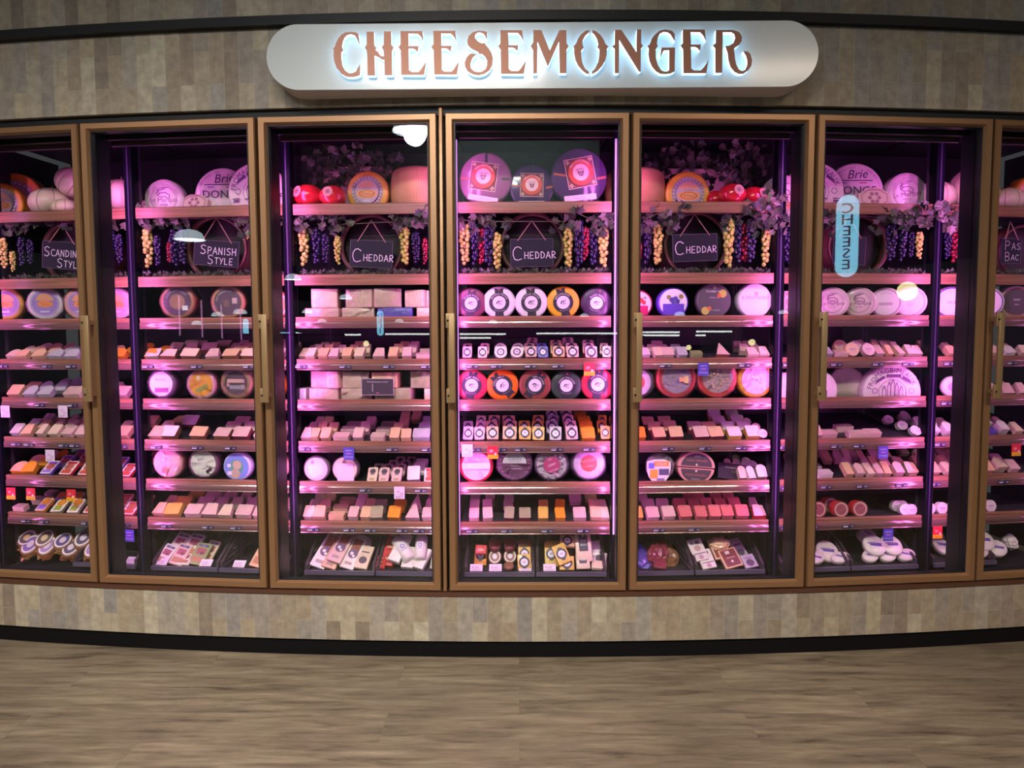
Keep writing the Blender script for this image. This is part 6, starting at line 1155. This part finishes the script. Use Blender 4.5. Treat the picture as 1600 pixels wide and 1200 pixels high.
B = [ # bay, x, y, w, h, rot, name, category, colour, art, layer, lean, thick, yaw, kind, wrap, label
 (0,4,874,26,26,10,'cheese_tin','tin','br',A_ring(),0,50,.03,14,'round',0,'gold-foil round tin cut off at the bin edge'),
 (0,36,869,30,26,10,'cheese_tin','tin','br',A_ring((.24,.14,.4)),0,50,.03,14,'round',0,'gold-foil round tin, front pile, purple-glinting lid'),
 (0,64,876,28,24,8,'cheese_tin','tin','br',A_ring((.4,.25,.5)),0,50,.03,14,'round',0,'gold-foil round tin with pale lilac lid in front'),
 (0,33,853,30,20,6,'cheese_tin','tin','br',A_ring((.13,.09,.1),(.7,.5,.2)),1,54,.03,16,'round',0,'gold-foil tin with dark lid, upper pile, gold centre'),
 (0,60,854,30,22,6,'cheese_tin','tin','br',A_ring((.16,.11,.1),(.7,.55,.3)),1,54,.03,16,'round',0,'gold-foil tin with dark lid, second in the upper pile'),
 (0,90,857,30,20,6,'cheese_tin','tin','br',A_ring((.12,.08,.25),(.7,.55,.6)),1,54,.03,16,'round',0,'tin with long purple stripe beside the bin wall'),
 (0,121,856,30,24,8,'cheese_tin','tin','br',A_ring(),1,52,.04,16,'round',0,'tall stacked round tin by the first door frame'),
 (0,102,881,30,22,8,'cheese_tin','tin','br',A_ring(),0,52,.03,14,'round',0,'round tin with dark ring in the second bin'),
 (0,136,883,26,22,8,'cheese_tin','tin','br',A_ring((.4,.25,.5)),0,52,.03,14,'round',0,'round tin with lilac ring beside the door frame'),
 (1,268,858,24,26,18,'snack_pack','pack','wh',A_pack,1,48,.014,10,'box',0,'white pack with red print at the back, first of the pile'),
 (1,291,860,24,26,14,'snack_pack','pack','wh',A_pack,1,48,.014,8,'box',0,'white pack with red print behind, second of the pile'),
 (1,247,881,22,24,22,'snack_pack','pack','wh',A_pack,0,48,.014,10,'box',0,'white pack with red print at the bin wall'),
 (1,272,877,24,26,16,'snack_pack','pack','pk',A_pack,0,44,.014,8,'box',0,'pink pack with pale print in the pile middle'),
 (1,303,874,26,26,12,'snack_pack','pack','gn',A_pack,0,46,.014,6,'box',0,'greenish cream pack lying in the Spanish-door bin'),
 (1,318,870,20,26,14,'snack_pack','pack','cr',A_pack,0,46,.014,6,'box',0,'narrow tan pack at the pile end'),
 (1,284,888,22,14,4,'snack_pack','pack','wh',A_pack,0,56,.014,4,'box',0,'low red-lettered pack against the front lip'),
 (1,400,876,28,34,16,'snack_pack','pack','pe',A_pack,0,44,.014,6,'box',0,'single peach pack by the second door frame'),
 (2,494,871,26,46,24,'printed_carton','carton','wh',A_long,0,46,.02,10,'box',0,'long picture carton leaning at the bin wall'),
 (2,520,868,24,40,22,'printed_carton','carton','pk',A_long,1,46,.02,8,'box',0,'pink picture carton in the pile middle'),
 (2,512,885,24,28,20,'printed_carton','carton','pe',A_long,0,50,.02,8,'box',0,'short peach picture carton at the front lip'),
 (2,540,878,24,42,20,'printed_carton','carton','wh',A_long,0,44,.02,6,'box',0,'long white picture carton near the front'),
 (2,560,866,34,20,-3,'printed_carton','carton','wh',A_long,1,50,.02,0,'box',0,'wide cream carton lying crosswise behind'),
 (2,562,886,22,26,12,'printed_carton','carton','cr',A_half,0,48,.02,4,'box',0,'cream carton with dark disc beside the woven divider'),
 (2,603,872,20,44,5,'red_box','box','rd',A_red,0,44,.03,0,'box',0,'tall red printed box at the divider'),
 (2,620,870,18,38,3,'red_box','box','rd',A_red,0,44,.03,0,'box',0,'second red printed box half under white tubes'),
 (2,590,888,20,12,3,'red_box','box','rd',A_red,0,56,.02,0,'box',0,'low red box against the front lip'),
 (2,614,877,20,36,24,'white_tube','tube','wh',A_tube,1,42,.03,8,'box',0,'white carton tube lying slanted over the red boxes'),
 (2,640,868,22,32,-36,'white_tube','tube','wh',A_tube,2,44,.03,0,'tube',0,'white tube slanting the other way on the pile'),
 (2,655,862,20,30,-2,'white_tube','tube','wh',A_tube,2,42,.03,0,'tube',0,'upright white tube at the top of the pile'),
 (2,635,886,20,24,6,'white_tube','tube','wh',A_tube,0,46,.03,0,'box',0,'grey-white tube at the front lip, first'),
 (2,650,888,22,24,18,'white_tube','tube','wh',A_tube,0,46,.03,0,'box',0,'grey-white tube at the front lip, second'),
 (2,679,875,20,34,2,'white_tube','tube','wh',A_tube,0,44,.03,0,'tube',0,'white tube by the third door frame'),
 (3,750,875,20,26,4,'labelled_cheddar','cheese','ora',A_mini,0,26,.02,0,'box',0,'orange ring-label pack in the middle bin'),
 (3,751,864,18,12,3,'labelled_cheddar','cheese','rd',None,2,30,.02,0,'box',0,'red pack behind the orange ring-label pack'),
 (3,773,878,22,20,0,'brown_cheese','cheese','br',A_ring((.28,.1,.06),(.8,.7,.8)),0,28,.03,0,'round',0,'brown waxed mini cheese, front one of the first pair'),
 (3,797,877,22,20,0,'brown_cheese','cheese','br',A_ring((.28,.1,.06),(.8,.7,.8)),0,28,.03,0,'round',0,'brown waxed mini cheese, front one of the second pair'),
 (3,773,860,20,14,0,'brown_cheese','cheese','mr',None,2,60,.03,0,'round',0,'brown waxed mini cheese standing behind the first'),
 (3,796,860,20,14,0,'brown_cheese','cheese','mr',None,2,60,.03,0,'round',0,'brown waxed mini cheese standing behind the second'),
 (3,795,891,16,8,0,'brown_cheese','cheese','br',None,0,60,.02,0,'round',0,'low brown cheese at the middle bin lip'),
 (3,820,885,22,22,-3,'labelled_cheddar','cheese','go',A_mini,0,24,.02,0,'box',0,'golden ring-label pack in front, first middle bin'),
 (3,820,871,20,18,-2,'labelled_cheddar','cheese','go',A_mini,1,26,.02,0,'box',0,'golden ring-label pack in the middle layer'),
 (3,820,858,22,16,0,'labelled_cheddar','cheese','br',None,2,26,.02,0,'box',0,'dark brown pack behind the golden ones'),
 (3,862,875,22,32,0,'labelled_cheddar','cheese','go',A_mini,0,30,.02,0,'box',0,'tall golden ring-label pack in the second middle bin'),
 (3,864,858,22,12,0,'labelled_cheddar','cheese','go',None,2,34,.02,0,'box',0,'folded golden pack behind the tall one'),
 (3,884,873,22,26,-22,'labelled_cheddar','cheese','go',A_mini,1,32,.02,0,'box',0,'tilted golden ring-label pack resting on another'),
 (3,886,888,24,18,0,'labelled_cheddar','cheese','go',A_mini,0,32,.02,0,'box',0,'golden ring-label pack low at the lip'),
 (3,886,853,24,12,6,'labelled_cheddar','cheese','pe',A_mini,3,50,.02,0,'box',0,'peach ring-label pack lying on top of the pile'),
 (3,914,866,26,38,-3,'black_label_cheese','cheese','cr',A_black,1,26,.03,0,'box',0,'large cream block with tall black label on top'),
 (3,912,888,22,20,-2,'black_label_cheese','cheese','cr',A_black,0,30,.03,0,'box',0,'cream block with black label at the lip'),
 (3,934,866,20,18,-12,'black_label_cheese','cheese','wh',None,1,40,.03,-10,'box',1,'white wrapped block beside the large black-label one'),
 (3,936,880,22,12,12,'black_label_cheese','cheese','wh',A_half,0,44,.03,0,'box',0,'white block with dark band in the second middle bin'),
 (3,936,890,24,8,6,'black_label_cheese','cheese','cr',None,0,60,.02,0,'box',0,'cream slice lying at the lip near the light strip'),
 (4,1001,864,26,20,0,'foil_wrap','wrap','bu',None,1,40,.03,0,'crumple',1,'crumpled purple foil bundle, upper one'),
 (4,1009,880,36,24,0,'foil_wrap','wrap','bu',None,0,40,.03,0,'crumple',1,'crumpled purple foil bundle, lower one'),
 (4,1022,868,34,32,28,'wrapped_cheese','cheese','mr',None,1,40,.03,0,'crumple',1,'maroon film-wrapped block tilted in the dim bin'),
 (4,1049,873,38,34,-6,'wrapped_cheese','cheese','br',None,0,40,.03,0,'crumple',1,'brown film-wrapped block beside the divider'),
 (4,1032,889,20,12,8,'wrapped_cheese','cheese','mr',None,0,50,.02,0,'box',1,'small maroon block at the front lip'),
 (4,1098,868,24,26,-14,'printed_carton','carton','wh',A_multi,1,44,.016,-4,'box',0,'white printed pack at the divider, upper one'),
 (4,1110,885,24,22,-12,'printed_carton','carton','wh',A_multi,0,46,.016,-4,'box',0,'white printed pack at the divider, lower one'),
 (4,1132,866,28,24,-14,'printed_carton','carton','pe',A_brown,1,44,.02,-4,'box',0,'brown-faced pack with small white tag, upper one'),
 (4,1149,885,30,22,-16,'printed_carton','carton','pe',A_brown,0,46,.02,-4,'box',0,'brown-faced pack with small white tag, lower one'),
 (4,1130,850,34,14,-6,'wrapped_roll','roll','pe',None,3,50,.03,0,'crumple',1,'pale twisted-end roll lying on the carton pile'),
 (4,1165,868,20,26,-18,'printed_carton','carton','li',A_half,0,48,.016,-6,'box',0,'dark pack in the bin shadow, upper one'),
 (4,1176,889,22,14,-14,'printed_carton','carton','li',A_half,0,52,.016,-6,'box',0,'dark pack in the bin shadow, lower one'),
 (5,1303,872,34,26,-22,'camembert','cheese','wh',A_camb,0,42,.03,-14,'round',0,'white round cheese with blue label alone in the first far bin'),
 (5,1279,889,30,14,-16,'camembert','cheese','wh',A_camb,0,48,.03,-14,'round',0,'white round cheese low beside the copper frame'),
 (5,1318,890,32,12,-16,'camembert','cheese','wh',A_camb,0,50,.03,-14,'round',0,'white round cheese low against the divider'),
 (5,1362,848,30,16,16,'camembert','cheese','wh',A_camb,2,50,.04,14,'round',0,'white round cheese tilted backward on the pile'),
 (5,1378,866,34,26,-24,'camembert','cheese','wh',A_camb,1,42,.03,-14,'round',0,'white round cheese, first of the upper pair'),
 (5,1406,865,32,26,-28,'camembert','cheese','wh',A_camb,1,42,.03,-14,'round',0,'white round cheese, second of the upper pair'),
 (5,1366,888,26,14,-20,'camembert','cheese','wh',A_camb,0,46,.03,-14,'round',0,'white round cheese at the lip, first of three'),
 (5,1393,887,28,14,-18,'camembert','cheese','wh',A_camb,0,46,.03,-14,'round',0,'white round cheese at the lip, middle of three'),
 (5,1422,887,30,14,-18,'camembert','cheese','wh',A_camb,0,46,.03,-14,'round',0,'white round cheese at the lip, last of three'),
 (6,1472,846,22,16,-16,'camembert','cheese','wh',A_camb,1,46,.03,-14,'round',0,'white round cheese under the red-yellow ticket'),
 (6,1482,862,24,22,-20,'camembert','cheese','wh',A_camb,0,46,.03,-14,'round',0,'white round cheese beside the dark door post'),
 (6,1550,854,34,26,-24,'camembert','cheese','wh',A_camb,1,42,.03,-14,'round',0,'white round cheese in the last bin, upper one'),
 (6,1540,880,28,22,-20,'camembert','cheese','wh',A_camb,0,44,.03,-14,'round',0,'white round cheese in the last bin near the frame'),
 (6,1568,880,32,20,-20,'camembert','cheese','wh',A_camb,0,44,.03,-14,'round',0,'white round cheese in the last bin, lower one'),
 (6,1592,848,24,20,0,'plastic_bag','bag','wh',None,1,40,.03,0,'crumple',1,'white crumpled bag at the picture edge, last bin'),
]
for b, x, y, wp, hp, rot, nm, cat, col, art, ly, ln, th, yw, kd, wr, lb in B:
    flat_item(b, x, y, wp, hp, -rot if False else rot, nm, lb, cat, col, art, ly, ln, th, yw, kd, nm.replace('_', ' ')+'s in the bins', wr)
# ------------------------------------------------------------ loose price cards in the bins and hanging promotion tickets
def card(b, x, y, wp, hp, lb, t=.306, lean=50):
    u, z = loc(b, x, y, t); k = (D+t)/1100; o = bpy.data.objects.new('price_card', None); COL.objects.link(o); tag(o, lb, 'price card', 'white price cards on the bin lips')
    place(o, b, u, t, ZB0+.003, radians(0), radians(-lean)); a = Art(-.0004); w_, h = wp*k, hp*k*1.3
    mb = MB(); mb.box((-w_/2, 0, 0), (w_/2, .001, h), paint((.80, .70, .78))); mb.build('card', o); a.text('4.50', -w_*.1, h*.5, h*.5, (.4, .2, .5)); a.rect(0, h*.15, w_*.7, h*.1, (.6, .4, .5)); a.build('print', o)
for k, (b, x, y, lb) in enumerate(((0, 203, 888, 'white price card lying alone beside the first upright'), (1, 251, 891, 'white price card on the lip, first in the Spanish-door bin'), (1, 320, 889, 'white price card on the lip before the pack pile'), (1, 372, 889, 'white price card on the lip of the empty bin'), (3, 744, 890, 'white price card before the orange ring-label pack'), (3, 774, 891, 'white price card before the brown mini cheeses'), (3, 821, 888, 'white price card before the golden packs'), (3, 859, 892, 'white price card in the second middle bin'))):
    card(b, x, y, 20 if b else 18, 10, lb)
def promo(b, row, x, y, kind, lb):
    t = TF-.012; u, z = loc(b, x, y, t); k = (D+t)/1100; o = thing('promotion_ticket', lb, 'ticket', b, u, t, z, 0, 'hanging promotion tickets'); a = Art(-.0008)
    w_, h = 17*k, 20*k; base = dict(red=(.75, .03, .05), blue=(.09, .07, .50), white=(.80, .66, .78))[kind]
    mb = MB(); mb.box((-w_/2, 0, -h/2), (w_/2, .0012, h/2), paint(base)); mb.box((-.003, .0012, h*.25), (.003, TF-t-.003, h*.45), paint((.6, .5, .6))); mb.build('card', o)
    if kind == 'red': a.rect(0, -h*.34, w_, h*.32, (.90, .48, .02)); a.text('29', -w_*.15, h*.12, h*.30, (.9, .8, .85)); a.disc(w_*.25, -h*.1, h*.10, (.9, .7, .75), 12); a.text('33% off', 0, -h*.36, h*.17, (.35, .12, .05))
    elif kind == 'blue': a.text('NEW', 0, h*.26, h*.18, (.75, .6, .9), sx=1.3); a.rect(0, h*.02, w_*.5, h*.08, (.65, .2, .6)); a.text('STOCK', 0, -h*.26, h*.2, (.75, .6, .9), sx=1.1)
    else: a.text('19', -w_*.14, h*.08, h*.26, (.3, .12, .4)); a.disc(w_*.22, -h*.08, h*.12, (.4, .25, .4), 12, r2=h*.08); a.rect(0, -h*.3, w_*.7, h*.06, (.6, .45, .6)); a.rect(-w_*.1, -h*.4, w_*.5, h*.05, (.6, .45, .6))
    a.build('print', o)
for b, row, x, y, kd, lb in ((3,'D',921,577,'red','red and yellow ticket under the fourth shelf, middle door'),(3,'F',770,707,'red','red and yellow ticket above the plum half-moon wheel'),(3,'F',730,704,'white','white ticket above the red banded wheel'),
  (0,'G',17,771,'red','first red and orange ticket in the Scandinavian bay'),(0,'G',48,772,'red','second red and orange ticket in the Scandinavian bay'),(0,'G',111,774,'red','red and yellow ticket beside the first copper frame'),
  (6,'H',1465,832,'red','red and yellow ticket hanging over the far white rounds'),(6,'F',1588,703,'red','red ticket in the last door'),(2,'F',545,709,'blue','blue ticket above the square-note cheeses'),(4,'D',1099,577,'blue','blue ticket between the red wax wheels'),
  (5,'F',1380,707,'blue','blue ticket beside the castle-print bay rail, upper'),(5,'H',1388,836,'blue','blue ticket over the far white round pile'),(0,'H',202,837,'blue','blue ticket beside the first upright above the bins'),
  (0,'E',8,643,'white','white ticket at the picture edge, fifth shelf'),(0,'E',98,643,'white','white ticket in the Scandinavian bay, fifth shelf'),(0,'F',78,712,'white','white ticket in the Scandinavian bay, sixth shelf'),(2,'G',624,770,'white','white ticket above the mixed wedges, third door')):
    promo(b, row, x, y, kd, lb)

# ------------------------------------------------------------ the shop behind the camera, seen in the door glass
def mirror(b, px, py, dv):
    """a place in the shop whose reflection in door b appears at the pixel, dv metres along the sight line"""
    o = BINV[b] @ CAM; d = BINV[b].to_3x3() @ ray(px, py); k = (.022-o.y)/d.y; hit = o+d*k; rest = dv-k; q = hit+Vector((d.x, -d.y, d.z))*rest
    return BAY[b] @ q, BAY[b] @ hit
LENS = mat('lamp_lens', (1, 1, 1), .5, emit=(.9, .97, 1), es=26); SHADE = mat('lamp_shade', (.8, .85, .85), .4, emit=(.75, .9, 1), es=4.0)
def lamp(pos, r, lb, zc=3.45):
    e = bpy.data.objects.new('pendant_lamp', None); COL.objects.link(e); e.location = pos; tag(e, lb, 'lamp', 'pendant lamps over the shop floor')
    MB().lathe([(r, 0), (r*.96, r*.06), (r*.80, r*.45), (r*.5, r*.62), (r*.18, r*.68), (.012, r*.72)], SHADE, 28, None, 'z').build('shade', e)
    MB().lathe([(0, r*.04), (r*.9, r*.04)], LENS, 28, Matrix.Scale(-1, 4, (1, 0, 0)), 'z').build('lens', e)
    MB().tube([(0, 0, r*.7), (0, 0, max(.1, zc-pos[2]))], .008, M_BLACK, 6).build('rod', e)
for k, (b, x, y, wp, dv) in enumerate(((2,648,205,66,None),(1,296,375,42,None),(2,458,437,25,None),(2,540,467,20,None),(1,375,490,20,None),(1,340,494,18,None),(1,308,507,16,26),(2,480,489,16,None),(2,503,503,14,28),(2,624,503,14,28),(3,913,495,15,None),(3,770,505,15,30),(4,1062,493,17,None),(4,1224,490,15,None))):
    if k == 0: dv = 6.9
    if dv is None:
        a_ = atan((600-y)/1100)-PITCH; dv = min(24, (3.0-CZ)/max(.02, tan(a_)))
    p, h = mirror(b, x, y, dv); lamp(p, wp/2*dv/1100, 'white glowing pendant lamp over the shop aisle, %s from the fridges' % ORD[k])
    if k == 0: bpy.data.objects['pendant_spot'].location = (p.x, p.y, p.z-.03); aim(bpy.data.objects['pendant_spot'], (-.5, 2.7, 1.3))
BULB = mat('warm_bulb', (1, .9, .5), .5, emit=(1, .86, .42), es=9)
for k, (b, x, y, wp) in enumerate(((0,172,471,28),(2,572,537,9),(4,1175,535,10),(4,1076,543,8),(5,1418,455,26))):
    p, h = mirror(b, x, y, 9); o = MB().ball((0, 0, 0), wp/2*9/1100, BULB, 16, 10).build('globe_bulb'); o.location = p; tag(o, 'warm glowing globe bulb reflected in the glass, %s one counted from the signs' % ORD[k], 'bulb', 'warm globe bulbs over the shop')
TUBE = mat('tube_light', (1, 1, 1), .5, emit=(.92, 1, .95), es=9)
for k, (b, x0, x1, y0, y1) in enumerate(((2,462,510,520,530),(2,512,564,523,523),(2,602,690,522,522),(3,718,790,522,522),(3,718,790,528,528),(3,838,965,521,521),(4,1000,1062,519,519),(4,1000,1062,524,524),(4,1088,1144,518,518),(4,1087,1103,524,524))):
    p, h = mirror(b, x0, y0, 30); q, h = mirror(b, x1, y1, 30); o = MB().tube([p, q], .035, TUBE, 6).build('tube_light'); tag(o, 'long white tube light far down the shop ceiling, %s of the run' % ORD[k], 'tube light', 'tube lights far down the shop')
def lit_sign(b, x, y, wp, hp, dv, word, lb, vert=True, col=(.25, .72, .95), es=7, name='hanging_sign'):
    p, h = mirror(b, x, y, dv); k = dv/1100; w_, hh = wp*k, hp*k; e = bpy.data.objects.new(name, None); COL.objects.link(e)
    d = (h-p); yw = math.atan2(d.y, d.x)+pi/2; e.matrix_world = Matrix.Translation(p) @ Matrix.Rotation(yw, 4, 'Z'); tag(e, lb, 'sign')
    r = min(w_, hh)/2
    pill = [(r*cos(a), hh/2-r+r*sin(a)) for a in [pi*i/12 for i in range(13)]]+[(r*cos(a), -hh/2+r+r*sin(a)) for a in [pi+pi*i/12 for i in range(13)]] if vert else [(-w_/2, -hh/2), (w_/2, -hh/2), (w_/2, hh/2), (-w_/2, hh/2)]
    MB().prism(pill, 0, .05, mat('sign_glow_%d' % int(es*10), (.3, .7, .9), .5, emit=col, es=es), side=M_WHITE).build('panel', e)
    if word:
        a = Art(-.002); n = len(word); st = hh*.82/n
        for i, ch in enumerate(word): a.text(ch, 0, hh*.41-st*(i+.5), st*1.25, (.01, .01, .01), sx=1.2); a.text(ch, w_*.012, hh*.41-st*(i+.5), st*1.25, (.01, .01, .01), sx=1.2)
        a.build('lettering', e)
lit_sign(5, 1324, 369, 29, 113, 6.6, 'CHEESE', 'glowing blue pill-shaped CHEESE sign hanging over the aisle')
lit_sign(2, 594, 505, 10, 38, 14, 'DELI', 'narrow glowing blue DELI sign')
lit_sign(1, 384, 516, 8, 34, 14, '', 'narrow glowing blue sign far down the aisle')
lit_sign(2, 441, 526, 20, 13, 14, '', 'small rectangular blue sign beside the second upright', False)
NEON = mat('pink_tube', (1, .6, 1), .5, emit=(1, .45, .95), es=2.6)
for k, (x0, y0, x1, y1) in enumerate(((279, 462, 281, 524), (314, 469, 316, 527), (345, 476, 347, 529), (375, 483, 377, 531))):
    p, h = mirror(1, x0, y0, 10); q, h = mirror(1, x1, y1, 10); o = MB().tube([p, q], .010, NEON, 6).build('pink_tube_light'); tag(o, 'thin upright pink tube light of the opposite case, %s one' % ORD[k], 'tube light', 'pink tubes of the opposite case')
mb = MB(); mb.box((-2.9, -2.5, 2.72), (.95, -2.35, 3.44), mat('bulkhead_paint', (.62, .70, .66), .7))
tag(mb.build('bulkhead'), 'pale green-grey bulkhead hanging from the ceiling across the aisle', 'bulkhead')
# pale tiled column and counters across the aisle
p, h = mirror(0, 190, 500, 9.0)
m = mat('pale_panel', (.55, .62, .58), .6)
mb = MB(); mb.box((-.34, -.2, 0), (.34, .2, 1.12), M_BLACK)
for k in range(7): mb.box((-.30+.008*abs(k-3), -.2, 1.13+.145*k), (.30-.008*abs(k-3), .2, 1.13+.145*k+.135), m); mb.box((-.29, -.18, 1.125+.145*k), (.29, .18, 1.13+.145*k), M_BLACK)
l = bpy.data.lights.new('added_display_spot', 'SPOT'); l.energy = 260; l.spot_size = radians(40); l.spot_blend = .4; l.color = (.85, 1, .92); l.shadow_soft_size = .05  # unseen spot added to brighten the panel stack in its reflection
lo = bpy.data.objects.new('added_display_spot', l); COL.objects.link(lo); lo.location = (p.x+.8, p.y+2.2, 3.3); aim(lo, (p.x, p.y, 1.6))
o = mb.build('aisle_display'); o.location = (p.x, p.y, 0); tag(o, 'tall stack of pale horizontal panels standing across the aisle', 'display')
for k, (x, y, w_, d_, h_, c) in enumerate(((-4.6, -4.6, 2.4, .9, 1.35, (.25, .28, .22)), (1.2, -5.4, 3.0, .9, 1.3, (.30, .33, .30)), (5.6, -5.0, 2.2, .9, 1.5, (.16, .15, .17)))):
    e = bpy.data.objects.new('aisle_counter', None); COL.objects.link(e); e.location = (x, y, 0); tag(e, ('grey-green', 'pale grey', 'dark')[k]+' counter standing across the aisle', 'counter')
    mb = MB(); mb.box((-w_/2, -d_/2, 0), (w_/2, d_/2, h_-.04), mat('counter_%d' % k, c, .6, noise=.4, nscale=3)); mb.build('cabinet', e)
    mb = MB(); mb.box((-w_/2-.03, -d_/2-.03, h_-.04), (w_/2+.03, d_/2+.03, h_), M_BLACK); mb.build('worktop', e)
